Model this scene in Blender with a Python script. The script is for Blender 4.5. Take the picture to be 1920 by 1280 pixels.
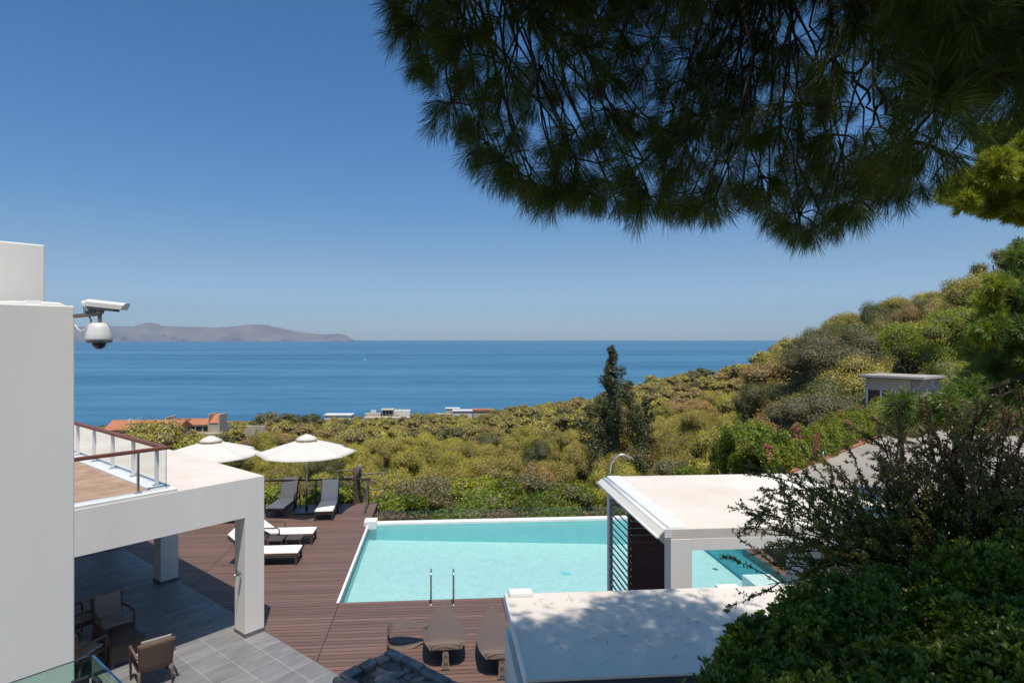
import bpy, bmesh, math, random
import numpy as np
from mathutils import Vector, Matrix
R=math.radians
for o in list(bpy.data.objects): bpy.data.objects.remove(o)
SC=bpy.context.scene; COL=SC.collection
H=6.3; F=1150.0; U0=915.0; V0=636.0
# ---------------- camera
cam=bpy.data.cameras.new('camera'); co=bpy.data.objects.new('camera',cam); COL.objects.link(co)
co.location=(0,0,H); co.rotation_euler=(R(90),0,0)
cam.sensor_width=36; cam.lens=F/1920*36; cam.shift_x=(960-U0)/1920; cam.shift_y=-(640-V0)/1920
cam.clip_start=.05; cam.clip_end=300000
SC.camera=co
# ---------------- world and sun
SUN=Vector((.22*.36,-.975*.36,1)).normalized()
elev=math.asin(SUN.z); az=math.atan2(SUN.x,SUN.y)
W=bpy.data.worlds.new('World'); SC.world=W; W.use_nodes=True
nt=W.node_tree; sk=nt.nodes.new('ShaderNodeTexSky'); sk.sky_type='NISHITA'; sk.sun_disc=False
sk.sun_elevation=elev; sk.sun_rotation=az; sk.altitude=80; sk.air_density=1.0; sk.dust_density=.25; sk.ozone_density=3.0
bg=nt.nodes['Background']; bg.inputs[1].default_value=.100
hs=nt.nodes.new('ShaderNodeHueSaturation'); hs.inputs['Saturation'].default_value=1.33; nt.links.new(sk.outputs[0],hs.inputs['Color']); 
tcw=nt.nodes.new('ShaderNodeTexCoord'); sx=nt.nodes.new('ShaderNodeSeparateXYZ'); nt.links.new(tcw.outputs['Generated'],sx.inputs[0])
rw=nt.nodes.new('ShaderNodeValToRGB'); er=rw.color_ramp.elements
for k_,(p_,c_) in enumerate([(0,(.57,.76,1.2)),(.03,(.63,.79,1.13)),(.117,(.84,.80,.84)),(.28,(.95,.90,.93)),(.5,(1.0,.92,.92)),(.64,(1.3,1.02,.92)),(.85,(2.9,2.0,1.4)),(1.0,(3.8,2.5,1.6))]):  # sky tint by height; unseen upper part brightened and whitened to lift shaded surfaces
    e_=er[k_] if k_<2 else er.new(p_); e_.position=p_; e_.color=(*c_,1)
nt.links.new(sx.outputs[2],rw.inputs[0]); mw=nt.nodes.new('ShaderNodeMix'); mw.data_type='RGBA'; mw.blend_type='MULTIPLY'; mw.inputs[0].default_value=1
nt.links.new(hs.outputs[0],mw.inputs[6]); nt.links.new(rw.outputs[0],mw.inputs[7]); nt.links.new(mw.outputs[2],bg.inputs[0])
L=bpy.data.lights.new('sun','SUN'); L.energy=3.5; L.angle=R(.53); L.color=(1,.95,.87)
lo=bpy.data.objects.new('sun',L); COL.objects.link(lo); lo.rotation_euler=SUN.to_track_quat('Z','Y').to_euler(); lo.location=(0,0,50)
SC.view_settings.view_transform='Standard'; SC.view_settings.look='None'; SC.view_settings.exposure=.3; SC.view_settings.gamma=1
SC.cycles.use_denoising=True; SC.cycles.max_bounces=8; SC.cycles.transparent_max_bounces=24; SC.cycles.diffuse_bounces=3
SC.cycles.caustics_reflective=False; SC.cycles.caustics_refractive=False; SC.cycles.sample_clamp_indirect=6
# ---------------- helpers
def P(u,v,z):
    Y=(H-z)*F/(v-V0); return Vector(((u-U0)/F*Y,Y,z))
def Q(u,v,Y): return Vector(((u-U0)/F*Y,Y,H-(v-V0)/F*Y))
def link(o,parent=None):
    COL.objects.link(o)
    if parent: o.parent=parent
    return o
def tag(o,label=None,cat=None,group=None,kind=None):
    if label: o['label']=label
    if cat: o['category']=cat
    if group: o['group']=group
    if kind: o['kind']=kind
    return o
def empty(name,loc,rz=0,label=None,cat=None,group=None):
    o=bpy.data.objects.new(name,None); o.empty_display_size=.2; link(o); o.location=loc; o.rotation_euler=(0,0,rz)
    return tag(o,label,cat,group)
def copy_tree(o,parent=None):
    c=o.copy(); COL.objects.link(c); c.parent=parent
    for ch in list(o.children): copy_tree(ch,c)
    return c
class MB:
    def __init__(s): s.v=[]; s.f=[]; s.sm=[]
    def add(s,vs,fs,smooth=False):
        n=len(s.v); s.v+= [tuple(p) for p in vs]; s.f+=[tuple(i+n for i in f) for f in fs]; s.sm+=[smooth]*len(fs); return s
    def box(s,x0,x1,y0,y1,z0,z1,M=None):
        vs=[Vector((x,y,z)) for z in (z0,z1) for y in (y0,y1) for x in (x0,x1)]
        if M: vs=[M@p for p in vs]
        return s.add(vs,[(0,2,3,1),(4,5,7,6),(0,1,5,4),(2,6,7,3),(0,4,6,2),(1,3,7,5)])
    def bar(s,a,b,w,h,up=(0,0,1)):
        a=Vector(a);b=Vector(b); d=(b-a).normalized(); x=d.cross(Vector(up))
        if x.length<1e-4: x=d.cross(Vector((0,1,0)))
        x.normalize(); y=x.cross(d).normalized()
        vs=[p+x*i*w/2+y*j*h/2 for p in (a,b) for i,j in ((-1,-1),(1,-1),(1,1),(-1,1))]
        return s.add(vs,[(0,1,2,3),(7,6,5,4),(0,4,5,1),(1,5,6,2),(2,6,7,3),(3,7,4,0)])
    def tube(s,pts,r,n=10,cap=True):
        pts=[Vector(p) for p in pts]; rs=r if hasattr(r,'__len__') else [r]*len(pts)
        vs=[];fs=[]; ref=None
        for i,p in enumerate(pts):
            d=(pts[min(i+1,len(pts)-1)]-pts[max(i-1,0)]).normalized()
            if ref is None:
                ref=d.cross(Vector((0,0,1)))
                if ref.length<.1: ref=d.cross(Vector((1,0,0)))
            ref=(ref-d*ref.dot(d)).normalized(); b=d.cross(ref)
            for k in range(n):
                a=2*math.pi*k/n; vs.append(p+(ref*math.cos(a)+b*math.sin(a))*rs[i])
        for i in range(len(pts)-1):
            for k in range(n):
                k2=(k+1)%n; fs.append((i*n+k,i*n+k2,(i+1)*n+k2,(i+1)*n+k))
        if cap: fs.append(tuple(range(n))[::-1]); fs.append(tuple((len(pts)-1)*n+k for k in range(n)))
        return s.add(vs,fs,True)
    def lathe(s,prof,n=24,c=(0,0,0)):
        vs=[];fs=[]
        for r,z in prof:
            for k in range(n):
                a=2*math.pi*k/n; vs.append((c[0]+r*math.cos(a),c[1]+r*math.sin(a),c[2]+z))
        for i in range(len(prof)-1):
            for k in range(n):
                k2=(k+1)%n; fs.append((i*n+k,i*n+k2,(i+1)*n+k2,(i+1)*n+k))
        fs.append(tuple(range(n))[::-1]); fs.append(tuple((len(prof)-1)*n+k for k in range(n)))
        return s.add(vs,fs,True)
    def poly(s,pts,z0,z1):
        n=len(pts); vs=[(p[0],p[1],z0) for p in pts]+[(p[0],p[1],z1) for p in pts]
        return s.add(vs,[tuple(range(n))[::-1],tuple(range(n,2*n))]+[(i,(i+1)%n,n+(i+1)%n,n+i) for i in range(n)])
    def build(s,name,m,parent=None,bevel=0,seg=2,label=None):
        me=bpy.data.meshes.new(name); me.from_pydata(s.v,[],s.f); me.polygons.foreach_set('use_smooth',s.sm)
        bm=bmesh.new(); bm.from_mesh(me); bmesh.ops.recalc_face_normals(bm,faces=bm.faces); bm.to_mesh(me); bm.free()
        if m: me.materials.append(m)
        o=bpy.data.objects.new(name,me); link(o,parent)
        if bevel:
            b=o.modifiers.new('b','BEVEL'); b.width=bevel; b.segments=seg; b.limit_method='ANGLE'; b.angle_limit=R(40); b.harden_normals=False
        if label: o['label']=label
        return o
def Box(name,m,x0,x1,y0,y1,z0,z1,parent=None,bevel=0): return MB().box(x0,x1,y0,y1,z0,z1).build(name,m,parent,bevel)
def fastmesh(name,V,k,m,parent=None,smooth=False,mats=None,midx=None):
    """V: (n*k,3) vertices, each k form a face"""
    V=np.asarray(V,dtype=np.float32).reshape(-1,3); n=len(V)//k
    me=bpy.data.meshes.new(name); me.vertices.add(len(V)); me.vertices.foreach_set('co',V.ravel())
    me.loops.add(len(V)); me.loops.foreach_set('vertex_index',np.arange(len(V),dtype=np.int32))
    me.polygons.add(n); me.polygons.foreach_set('loop_start',np.arange(0,len(V),k,dtype=np.int32)); me.polygons.foreach_set('loop_total',np.full(n,k,dtype=np.int32))
    me.update(calc_edges=True)
    for q in (mats or [m]): me.materials.append(q)
    if midx is not None: me.polygons.foreach_set('material_index',np.asarray(midx,dtype=np.int32))
    return link(bpy.data.objects.new(name,me),parent)
def gridmesh(name,X,Y,Z,m,parent=None,smooth=True):
    a,b=Z.shape; V=np.stack([X,Y,Z],-1).reshape(-1,3); me=bpy.data.meshes.new(name)
    I=np.arange(a*b).reshape(a,b); Fc=np.stack([I[:-1,:-1],I[:-1,1:],I[1:,1:],I[1:,:-1]],-1).reshape(-1,4)
    me.from_pydata(V.tolist(),[],Fc.tolist()); me.polygons.foreach_set('use_smooth',[smooth]*len(Fc)); me.materials.append(m)
    return link(bpy.data.objects.new(name,me),parent)
# ---------------- materials
def nodes(name):
    m=bpy.data.materials.new(name); m.use_nodes=True; t=m.node_tree; return m,t,t.nodes['Principled BSDF']
def ramp(t,fac,stops):
    r=t.nodes.new('ShaderNodeValToRGB'); e=r.color_ramp.elements
    while len(e)<len(stops): e.new(.5)
    for i,(p,c) in enumerate(stops): e[i].position=p; e[i].color=(*c,1)
    t.links.new(fac,r.inputs[0]); return r.outputs[0]
def noise(t,scale,detail=4,rough=.6,coord='Object',sc3=None):
    tc=t.nodes.new('ShaderNodeTexCoord'); n=t.nodes.new('ShaderNodeTexNoise'); n.inputs['Scale'].default_value=scale; n.inputs['Detail'].default_value=detail; n.inputs['Roughness'].default_value=rough
    if sc3:
        mp=t.nodes.new('ShaderNodeMapping'); mp.inputs['Scale'].default_value=sc3; t.links.new(tc.outputs[coord],mp.inputs[0]); t.links.new(mp.outputs[0],n.inputs[0])
    else: t.links.new(tc.outputs[coord],n.inputs[0])
    return n.outputs[0]
def bump(t,b,h,strength,dist=.01):
    n=t.nodes.new('ShaderNodeBump'); n.inputs['Strength'].default_value=strength; n.inputs['Distance'].default_value=dist
    t.links.new(h,n.inputs['Height']); t.links.new(n.outputs[0],b.inputs['Normal']); return n
def M(name,c1,c2=None,scale=3,rough=.6,metal=0,bmp=0,bdist=.01,bscale=None,spec=.5,sc3=None,lo=.35,hi=.65,detail=4):
    m,t,b=nodes(name); b.inputs['Roughness'].default_value=rough; b.inputs['Metallic'].default_value=metal; b.inputs['Specular IOR Level'].default_value=spec
    if c2 is None: c2=tuple(x*.88 for x in c1)
    n=noise(t,scale,detail,sc3=sc3); t.links.new(ramp(t,n,[(lo,c1),(hi,c2)]),b.inputs['Base Color'])
    if bmp: bump(t,b,noise(t,bscale or scale*6,5,sc3=sc3),bmp,bdist)
    return m
def leafmat(name,c1,c2,c3,trans=.35,scale=.5,rough=.55,gloss=.04):
    m=bpy.data.materials.new(name); m.use_nodes=True; t=m.node_tree; t.nodes.clear()
    out=t.nodes.new('ShaderNodeOutputMaterial'); d=t.nodes.new('ShaderNodeBsdfDiffuse'); tr=t.nodes.new('ShaderNodeBsdfTranslucent'); mx=t.nodes.new('ShaderNodeMixShader'); mx.inputs[0].default_value=trans
    g=t.nodes.new('ShaderNodeNewGeometry'); oi=t.nodes.new('ShaderNodeObjectInfo')
    n=noise(t,scale,3)
    a=t.nodes.new('ShaderNodeMath'); a.operation='MULTIPLY_ADD'; a.inputs[1].default_value=.45; t.links.new(g.outputs['Random Per Island'],a.inputs[0]); 
    s=t.nodes.new('ShaderNodeMath'); s.operation='MULTIPLY_ADD'; s.inputs[1].default_value=.9; s.inputs[2].default_value=-.2; t.links.new(n,s.inputs[0]); t.links.new(s.outputs[0],a.inputs[2])
    o2=t.nodes.new('ShaderNodeMath'); o2.operation='MULTIPLY_ADD'; o2.inputs[1].default_value=.3; t.links.new(oi.outputs['Random'],o2.inputs[0]); t.links.new(a.outputs[0],o2.inputs[2])
    sb=t.nodes.new('ShaderNodeMath'); sb.operation='SUBTRACT'; sb.inputs[1].default_value=.12; t.links.new(o2.outputs[0],sb.inputs[0])
    c=ramp(t,sb.outputs[0],[(.1,c1),(.5,c2),(.9,c3)])
    t.links.new(c,d.inputs[0]); t.links.new(c,tr.inputs[0]); t.links.new(d.outputs[0],mx.inputs[1]); t.links.new(tr.outputs[0],mx.inputs[2])
    gl=t.nodes.new('ShaderNodeBsdfGlossy'); gl.inputs['Roughness'].default_value=rough; gl.inputs[0].default_value=(1,1,1,1); m2=t.nodes.new('ShaderNodeMixShader'); m2.inputs[0].default_value=gloss
    t.links.new(mx.outputs[0],m2.inputs[1]); t.links.new(gl.outputs[0],m2.inputs[2]); t.links.new(m2.outputs[0],out.inputs[0]); return m
def sheet(name,tint,rough=.02,ior=1.45,bscale=0,bstr=0,bdist=.01,sc3=None):
    m=bpy.data.materials.new(name); m.use_nodes=True; t=m.node_tree; t.nodes.clear()
    out=t.nodes.new('ShaderNodeOutputMaterial'); tr=t.nodes.new('ShaderNodeBsdfTransparent'); tr.inputs[0].default_value=(*tint,1)
    g=t.nodes.new('ShaderNodeBsdfGlossy'); g.inputs['Roughness'].default_value=rough; f=t.nodes.new('ShaderNodeFresnel'); f.inputs[0].default_value=ior
    mx=t.nodes.new('ShaderNodeMixShader'); ge=t.nodes.new('ShaderNodeNewGeometry'); iv=t.nodes.new('ShaderNodeMath'); iv.operation='SUBTRACT'; iv.inputs[0].default_value=1; t.links.new(ge.outputs['Backfacing'],iv.inputs[1]); mu=t.nodes.new('ShaderNodeMath'); mu.operation='MULTIPLY'; t.links.new(f.outputs[0],mu.inputs[0]); t.links.new(iv.outputs[0],mu.inputs[1]); t.links.new(mu.outputs[0],mx.inputs[0]); t.links.new(tr.outputs[0],mx.inputs[1]); t.links.new(g.outputs[0],mx.inputs[2]); t.links.new(mx.outputs[0],out.inputs[0])
    if bscale:
        b=t.nodes.new('ShaderNodeBump'); b.inputs['Strength'].default_value=bstr; b.inputs['Distance'].default_value=bdist
        t.links.new(noise(t,bscale,3,sc3=sc3),b.inputs['Height']); t.links.new(b.outputs[0],g.inputs['Normal']); t.links.new(b.outputs[0],f.inputs['Normal'])
    return m
m_plaster=M('plaster',(.89,.84,.77),(.80,.745,.67),1.1,.85,bmp=.25,bdist=.004,bscale=45,spec=.2,sc3=(1,1,.22),lo=.25,hi=.8,detail=9)
m_roof=M('roof_coating',(.74,.68,.60),(.62,.51,.41),.55,.9,bmp=.3,bdist=.004,bscale=30,spec=.2,lo=.3,hi=.75,detail=7)
m_white=M('white_paint',(.82,.80,.77),None,2,.5)
m_steel=M('brushed_steel',(.62,.63,.65),None,8,.28,metal=.95)
m_dsteel=M('dark_metal',(.05,.05,.055),None,8,.4,metal=.6)
m_wood=M('handrail_wood',(.22,.075,.04),(.15,.05,.03),3,.5,sc3=(1,12,12),bmp=.2)
m_dwood=M('dark_wood',(.07,.035,.025),(.04,.02,.016),3,.5,sc3=(1,10,10))
m_glass=sheet('clear_glass',(.965,.985,.98))
m_gedge=M('glass_edge',(.03,.10,.10),None,3,.15)
m_black=M('black_plastic',(.02,.02,.022),None,5,.4)
m_cushion=M('white_cushion',(.90,.85,.77),(.84,.78,.70),9,.95,bmp=.3,bdist=.006,bscale=14,spec=.1)
m_canvas=M('umbrella_canvas',(.93,.90,.84),(.90,.87,.80),3,.95,bmp=.2,bdist=.01,bscale=5,spec=.1)
t_=m_canvas.node_tree; tl_=t_.nodes.new('ShaderNodeBsdfTranslucent'); tl_.inputs[0].default_value=(.95,.86,.74,1); mx_=t_.nodes.new('ShaderNodeMixShader'); mx_.inputs[0].default_value=.4
t_.links.new(t_.nodes['Principled BSDF'].outputs[0],mx_.inputs[1]); t_.links.new(tl_.outputs[0],mx_.inputs[2]); t_.links.new(mx_.outputs[0],t_.nodes['Material Output'].inputs[0])
def weave(name,c1,c2,sx=60,sy=60):
    m,t,b=nodes(name); tc=t.nodes.new('ShaderNodeTexCoord'); w=t.nodes.new('ShaderNodeTexWave'); w.bands_direction='X'; w.inputs['Scale'].default_value=sx; w.inputs['Distortion'].default_value=1.0; w.inputs['Detail'].default_value=2
    w2=t.nodes.new('ShaderNodeTexWave'); w2.bands_direction='Y'; w2.inputs['Scale'].default_value=sy
    t.links.new(tc.outputs['Object'],w.inputs[0]); t.links.new(tc.outputs['Object'],w2.inputs[0])
    mu=t.nodes.new('ShaderNodeMath'); mu.operation='ADD'; t.links.new(w.outputs['Fac'],mu.inputs[0]); n=noise(t,22,5,sc3=(3,.25,.25)); t.links.new(n,mu.inputs[1])
    h=t.nodes.new('ShaderNodeMath'); h.operation='MULTIPLY'; h.inputs[1].default_value=.5; t.links.new(mu.outputs[0],h.inputs[0])
    t.links.new(ramp(t,h.outputs[0],[(.2,c2),(.75,c1)]),b.inputs['Base Color']); b.inputs['Roughness'].default_value=.55
    a=t.nodes.new('ShaderNodeMath'); a.operation='ADD'; t.links.new(w.outputs['Fac'],a.inputs[0]); t.links.new(w2.outputs['Fac'],a.inputs[1]); bump(t,b,a.outputs[0],.5,.003); return m
m_wicker=weave('brown_wicker',(.19,.135,.10),(.075,.05,.038),10,30)
m_dwicker=weave('dark_wicker',(.10,.075,.06),(.045,.033,.027),20,20)
def brickmat(name,c1,c2,mortar,bw,rh,mt,rough,off=.5,var=None,bmp=.4,coord='Object',msmooth=.1,vlo=.72,vhi=1.18):
    m,t,b=nodes(name); tc=t.nodes.new('ShaderNodeTexCoord'); br=t.nodes.new('ShaderNodeTexBrick'); br.offset=off
    br.inputs['Scale'].default_value=1; br.inputs['Brick Width'].default_value=bw; br.inputs['Row Height'].default_value=rh; br.inputs['Mortar Size'].default_value=mt; br.inputs['Mortar Smooth'].default_value=msmooth
    br.inputs['Color1'].default_value=(*c1,1); br.inputs['Color2'].default_value=(*c2,1); br.inputs['Mortar'].default_value=(*mortar,1)
    t.links.new(tc.outputs[coord],br.inputs[0])
    mix=t.nodes.new('ShaderNodeMix'); mix.data_type='RGBA'; mix.blend_type='MULTIPLY'; mix.inputs[0].default_value=1
    n=noise(t,(var or (2,(1,1,1)))[0],6,sc3=(var or (2,(1,1,1)))[1]); c=ramp(t,n,[(.3,(vlo,)*3),(.7,(vhi,)*3)])
    t.links.new(br.outputs[0],mix.inputs[6]); t.links.new(c,mix.inputs[7]); t.links.new(mix.outputs[2],b.inputs['Base Color']); b.inputs['Roughness'].default_value=rough
    inv=t.nodes.new('ShaderNodeMath'); inv.operation='SUBTRACT'; inv.inputs[0].default_value=1; t.links.new(br.outputs['Fac'],inv.inputs[1]); bump(t,b,inv.outputs[0],bmp,.006); return m
m_deck=brickmat('deck_boards',(.205,.117,.088),(.145,.084,.064),(.020,.012,.011),3.9,.145,.009,.6,0,(1.6,(.35,9,1)))
m_tile=brickmat('patio_tiles',(.235,.225,.22),(.20,.192,.19),(.42,.38,.33),.6,.6,.006,.55,0,(1.1,(1,3.5,1)),.15)
m_terr=brickmat('terrace_planks',(.50,.31,.20),(.44,.27,.17),(.30,.18,.11),1.2,.15,.003,.7,.4,(3,(1,1,1)),.2)
def rubble(name,c1,c2,mo,sc_=4.6):
    m_,t_,b_=nodes(name); vo=t_.nodes.new('ShaderNodeTexVoronoi'); vo.feature='DISTANCE_TO_EDGE'; vo.inputs['Scale'].default_value=sc_; tc=t_.nodes.new('ShaderNodeTexCoord')
    nz=t_.nodes.new('ShaderNodeTexNoise'); nz.inputs['Scale'].default_value=5; mixv=t_.nodes.new('ShaderNodeMix'); mixv.data_type='RGBA'; mixv.inputs[0].default_value=.12
    t_.links.new(tc.outputs['Object'],nz.inputs[0]); t_.links.new(tc.outputs['Object'],mixv.inputs[6]); t_.links.new(nz.outputs['Color'],mixv.inputs[7]); t_.links.new(mixv.outputs[2],vo.inputs[0])
    vc=t_.nodes.new('ShaderNodeTexVoronoi'); vc.inputs['Scale'].default_value=sc_; t_.links.new(mixv.outputs[2],vc.inputs[0]); sp=t_.nodes.new('ShaderNodeSeparateColor'); t_.links.new(vc.outputs['Color'],sp.inputs[0])
    cs=ramp(t_,sp.outputs[0],[(.1,c1),(.9,c2)]); cr=ramp(t_,vo.outputs['Distance'],[(.02,mo),(.09,(1,1,1))]); mm=t_.nodes.new('ShaderNodeMix'); mm.data_type='RGBA'; mm.blend_type='MULTIPLY'; mm.inputs[0].default_value=1
    t_.links.new(cs,mm.inputs[6]); t_.links.new(cr,mm.inputs[7]); m3=t_.nodes.new('ShaderNodeMix'); m3.data_type='RGBA'; m3.blend_type='MULTIPLY'; m3.inputs[0].default_value=1
    t_.links.new(mm.outputs[2],m3.inputs[6]); t_.links.new(ramp(t_,noise(t_,9,6),[(.3,(.6,.6,.62)),(.7,(1.1,1.08,1.05))]),m3.inputs[7]); t_.links.new(m3.outputs[2],b_.inputs['Base Color']); b_.inputs['Roughness'].default_value=.9
    mn=t_.nodes.new('ShaderNodeMath'); mn.operation='MINIMUM'; mn.inputs[1].default_value=.1; t_.links.new(vo.outputs['Distance'],mn.inputs[0]); ml=t_.nodes.new('ShaderNodeMath'); ml.operation='MULTIPLY_ADD'; ml.inputs[1].default_value=5; t_.links.new(mn.outputs[0],ml.inputs[0]); t_.links.new(noise(t_,30,5),ml.inputs[2]); bump(t_,b_,ml.outputs[0],1,.03); return m_
m_concrete=M('driveway_concrete',(.36,.31,.26),(.28,.24,.20),.35,.9,bmp=.3,bscale=12,detail=8)
m_soil=M('dry_soil',(.16,.115,.07),(.09,.08,.04),.4,.95,bmp=.6,bdist=.05,bscale=5)
m_bark=M('pine_bark',(.12,.085,.06),(.05,.035,.026),6,.9,sc3=(1,1,.25),bmp=.8,bdist=.02)
m_greybark=M('dead_wood',(.30,.25,.20),(.16,.13,.10),5,.9,sc3=(1,1,.3),bmp=.6)
m_terracotta=M('terracotta_roof',(.50,.19,.09),(.38,.14,.07),.4,.85)
m_sand=M('cream_wall',(.52,.44,.34),(.44,.37,.28),.3,.9)
m_window=M('dark_window',(.03,.04,.05),None,.5,.2)
# ================= sea, island, terrain, haze
def sea_mat():
    m,t,b=nodes('sea_water'); b.inputs['IOR'].default_value=1.33
    n=noise(t,1,6,.62,'Object',(1/3800,1/420,1)); n2=noise(t,1,5,.6,'Object',(1/180,1/60,1))
    ad=t.nodes.new('ShaderNodeMath'); ad.operation='MULTIPLY_ADD'; ad.inputs[1].default_value=.35; t.links.new(n2,ad.inputs[0]); t.links.new(n,ad.inputs[2])
    t.links.new(ramp(t,ad.outputs[0],[(.50,(.012,.090,.175)),(.82,(.080,.215,.33))]),b.inputs['Base Color'])
    mr=t.nodes.new('ShaderNodeMapRange'); mr.inputs['From Min'].default_value=.5; mr.inputs['From Max'].default_value=.85; mr.inputs['To Min'].default_value=.32; mr.inputs['To Max'].default_value=.55
    t.links.new(ad.outputs[0],mr.inputs['Value']); t.links.new(mr.outputs[0],b.inputs['Roughness'])
    b.inputs['Specular IOR Level'].default_value=.35
    bump(t,b,noise(t,1,6,.65,'Object',(1/14,1/7,1)),.9,1.2); return m
SEA=-74.0
so=MB().add([(-48000,250,SEA),(48000,250,SEA),(48000,46000,SEA),(-48000,46000,SEA)],[(0,1,2,3)]).build('sea',sea_mat()); tag(so,kind='structure')
# island
rng=np.random.default_rng(4)
iu=np.array([-200,60,140,170,235,250,262,275,290,330,400,430,450,470,490,505,530,560,600,612,630,645,656])
iv=np.array([617,613,612,611,612,607,604.5,606,611,612.5,614,611,609,608.3,609,613,618,624,627,626.5,625,630,638])
us=np.linspace(-200,656,320); D0=29000.
prof=(639.5-np.interp(us,iu,iv))/F*D0
def fbm1(x,seed):
    r=np.random.default_rng(seed); y=0
    for k in range(6): y=y+np.sin(x*2**k*1.3+r.uniform(0,7))*.55**k
    return y
rows=np.linspace(0,1,26); Z=[];X=[];Y=[]
for j,s in enumerate(rows):
    e=math.sin(math.pi*min(s/.8,1)/2)**.8 if s<.8 else 1-(s-.8)/.2*.9
    n=fbm1(us*.05+j*.55,7)*.10+fbm1(us*.16-j*.9,9)*.06
    d=D0-900+s*2300
    Z.append(SEA-4+prof*np.clip(e+n*math.sin(math.pi*s)*.8,0,1.02)); X.append((us-U0)/F*(D0)+0*us); Y.append(np.full_like(us,d)+n*500)
isl=gridmesh('island',np.array(X),np.array(Y),np.array(Z),M('island_rock',(.22,.185,.18),(.13,.125,.135),1/900,.95,detail=8)); tag(isl,kind='structure')
# terrain
TU=[-1500,0,300,500,700,900,1000,1100,1200,1300,1400,1450,1500,1600,1700,1800,1900,2600]
TYf=[450,450,450,450,450,450,430,400,350,320,280,250,200,160,150,150,150,150]
TVf=[812,808,800,792,786,778,764,748,720,700,688,655,640,597,560,542,508,400]
TVn=[905,905,905,905,905,905,905,900,890,870,830,800,770,725,700,665,620,500]
def ztop(u,Y):
    Yf=np.interp(u,TU,TYf); Y0=np.interp(u,[1250,1500],[70,44]); zn=H-(np.interp(u,TU,TVn)-V0)/F*Y0; zf=H-(np.interp(u,TU,TVf)-V0)/F*Yf
    t=(Y-Y0)/(Yf-Y0); z=zn+(zf-zn)*t
    return np.where(Y>Yf,np.maximum(zf-(Y-Yf)*.3,-82),z)
def ground(u,Y):
    k0=np.interp(u,[1350,1600],[27.5,42]); k=np.clip((Y-k0)/np.interp(u,[1350,1600],[13,22]),0,1); k=k*k*(3-2*k)
    near=np.interp(u,[1300,1420],[-1.6,1.1])
    return (1-k)*near+k*(ztop(u,Y)-9.0)
def gz(x,y):
    return float(ground(U0+F*x/y,np.float64(y)))
uu=np.linspace(-1500,2700,150); YY=np.concatenate([np.linspace(24,60,30),np.geomspace(62,900,60)])
UU,YG=np.meshgrid(uu,YY); ZZ=ground(UU,YG); ZZ=ZZ+.25*np.sin(UU*.03+YG*.2)*np.clip((YG-40)/20,0,1)
ZZ=np.where(YG>560,np.minimum(ZZ,SEA-3),ZZ)
te=gridmesh('hillside',(UU-U0)/F*YG,YG,ZZ,m_soil); tag(te,kind='structure')
gs=MB().add([(-60,-30,-1.9),(60,-30,-1.9),(60,26,-1.9),(-60,26,-1.9)],[(0,1,2,3)]).build('ground',m_soil); tag(gs,kind='structure')
# haze
hm=bpy.data.materials.new('haze'); hm.use_nodes=True; hn=hm.node_tree; hn.nodes.clear(); ho=hn.nodes.new('ShaderNodeOutputMaterial'); hv=hn.nodes.new('ShaderNodeVolumePrincipled')
hv.inputs['Color'].default_value=(.72,.86,1,1); hv.inputs['Density'].default_value=1.8e-5; hv.inputs['Anisotropy'].default_value=.2; hn.links.new(hv.outputs[0],ho.inputs['Volume'])
HAZE=Box('haze',hm,-50000,50000,-200,50000,-95,2600); tag(HAZE,kind='stuff')

# ================= pool frame and deck
PA=R(4.45); PO=P(636.4,1129.4,0); PB=Vector((math.cos(PA),math.sin(PA),0)); PAx=Vector((-math.sin(PA),math.cos(PA),0))
def pf(b,a,z=0): return PO+PB*b+PAx*a+Vector((0,0,z))
BA=R(49.45); BO=P(459,1195.8,0); BD=Vector((math.cos(BA),math.sin(BA),0)); BC=Vector((-math.sin(BA),math.cos(BA),0))
def bf(s,t,z=0): return BO+BD*s+BC*t+Vector((0,0,z))
PW,PL=6.15,11.55   # pool width (a) and length (b)
dk=MB()
for x0,x1,y0,y1 in ((-13,0,-14,8.95),(0,PL,-14,0),(PL,18,-14,PW+.3)):
    dk.box(x0,x1,y0,y1,-.25,0)
d=dk.build('pool_deck',m_deck); d.location=PO; d.rotation_euler=(0,0,PA); tag(d,kind='structure')
tl=MB().box(-16,.45,-14,8.17,-.2,.006).build('patio',m_tile); tl.location=BO+BD*0; tl.rotation_euler=(0,0,BA); tag(tl,kind='structure')
tl.location=bf(-.03,-.08)
for vtx in tl.data.vertices: pass
# pool
pool=empty('swimming_pool',PO,PA,'turquoise rectangular swimming pool set in the brown wooden deck','pool')
def tilemat(name,c1,c2,mo,s=.04):
    return brickmat(name,c1,c2,mo,s,s,.003,.35,0,(3.5,(1,1,1)),.1,vlo=.95,vhi=1.03)
m_ptile=tilemat('pool_mosaic',(.56,.68,.63),(.47,.62,.58),(.60,.70,.66),.12)
m_ptile2=M('pool_wall_tile',(.27,.62,.62),(.24,.58,.58),3,.4)
m_ptile3=M('shaded_pool_tile',(.06,.52,.56),(.05,.46,.52),3,.4)  # end wall's shade and water depth put into a darker teal
D=1.35
D0_=.5; D1_=1.0
b=MB(); b.add([(0,0,-D0_),(PL,0,-D1_),(PL,PW,-D1_),(0,PW,-D0_)],[(0,1,2,3)]); b.build('pool_floor',m_ptile,pool)
b=MB(); b.box(-.2,0,-.2,PW+.2,-D-.2,-.012); b.box(0,PL,-.2,0,-D-.9,-.012); b.build('pool_wall',m_ptile2,pool); MB().box(PL,PL+.2,-.2,PW,-D-.9,-.012).build('pool_wall',m_ptile3,pool)
b=MB(); b.box(0,PL+.2,PW,PW+.28,-D-.2,-.02); b.build('pool_wall',m_ptile2,pool)
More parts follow.
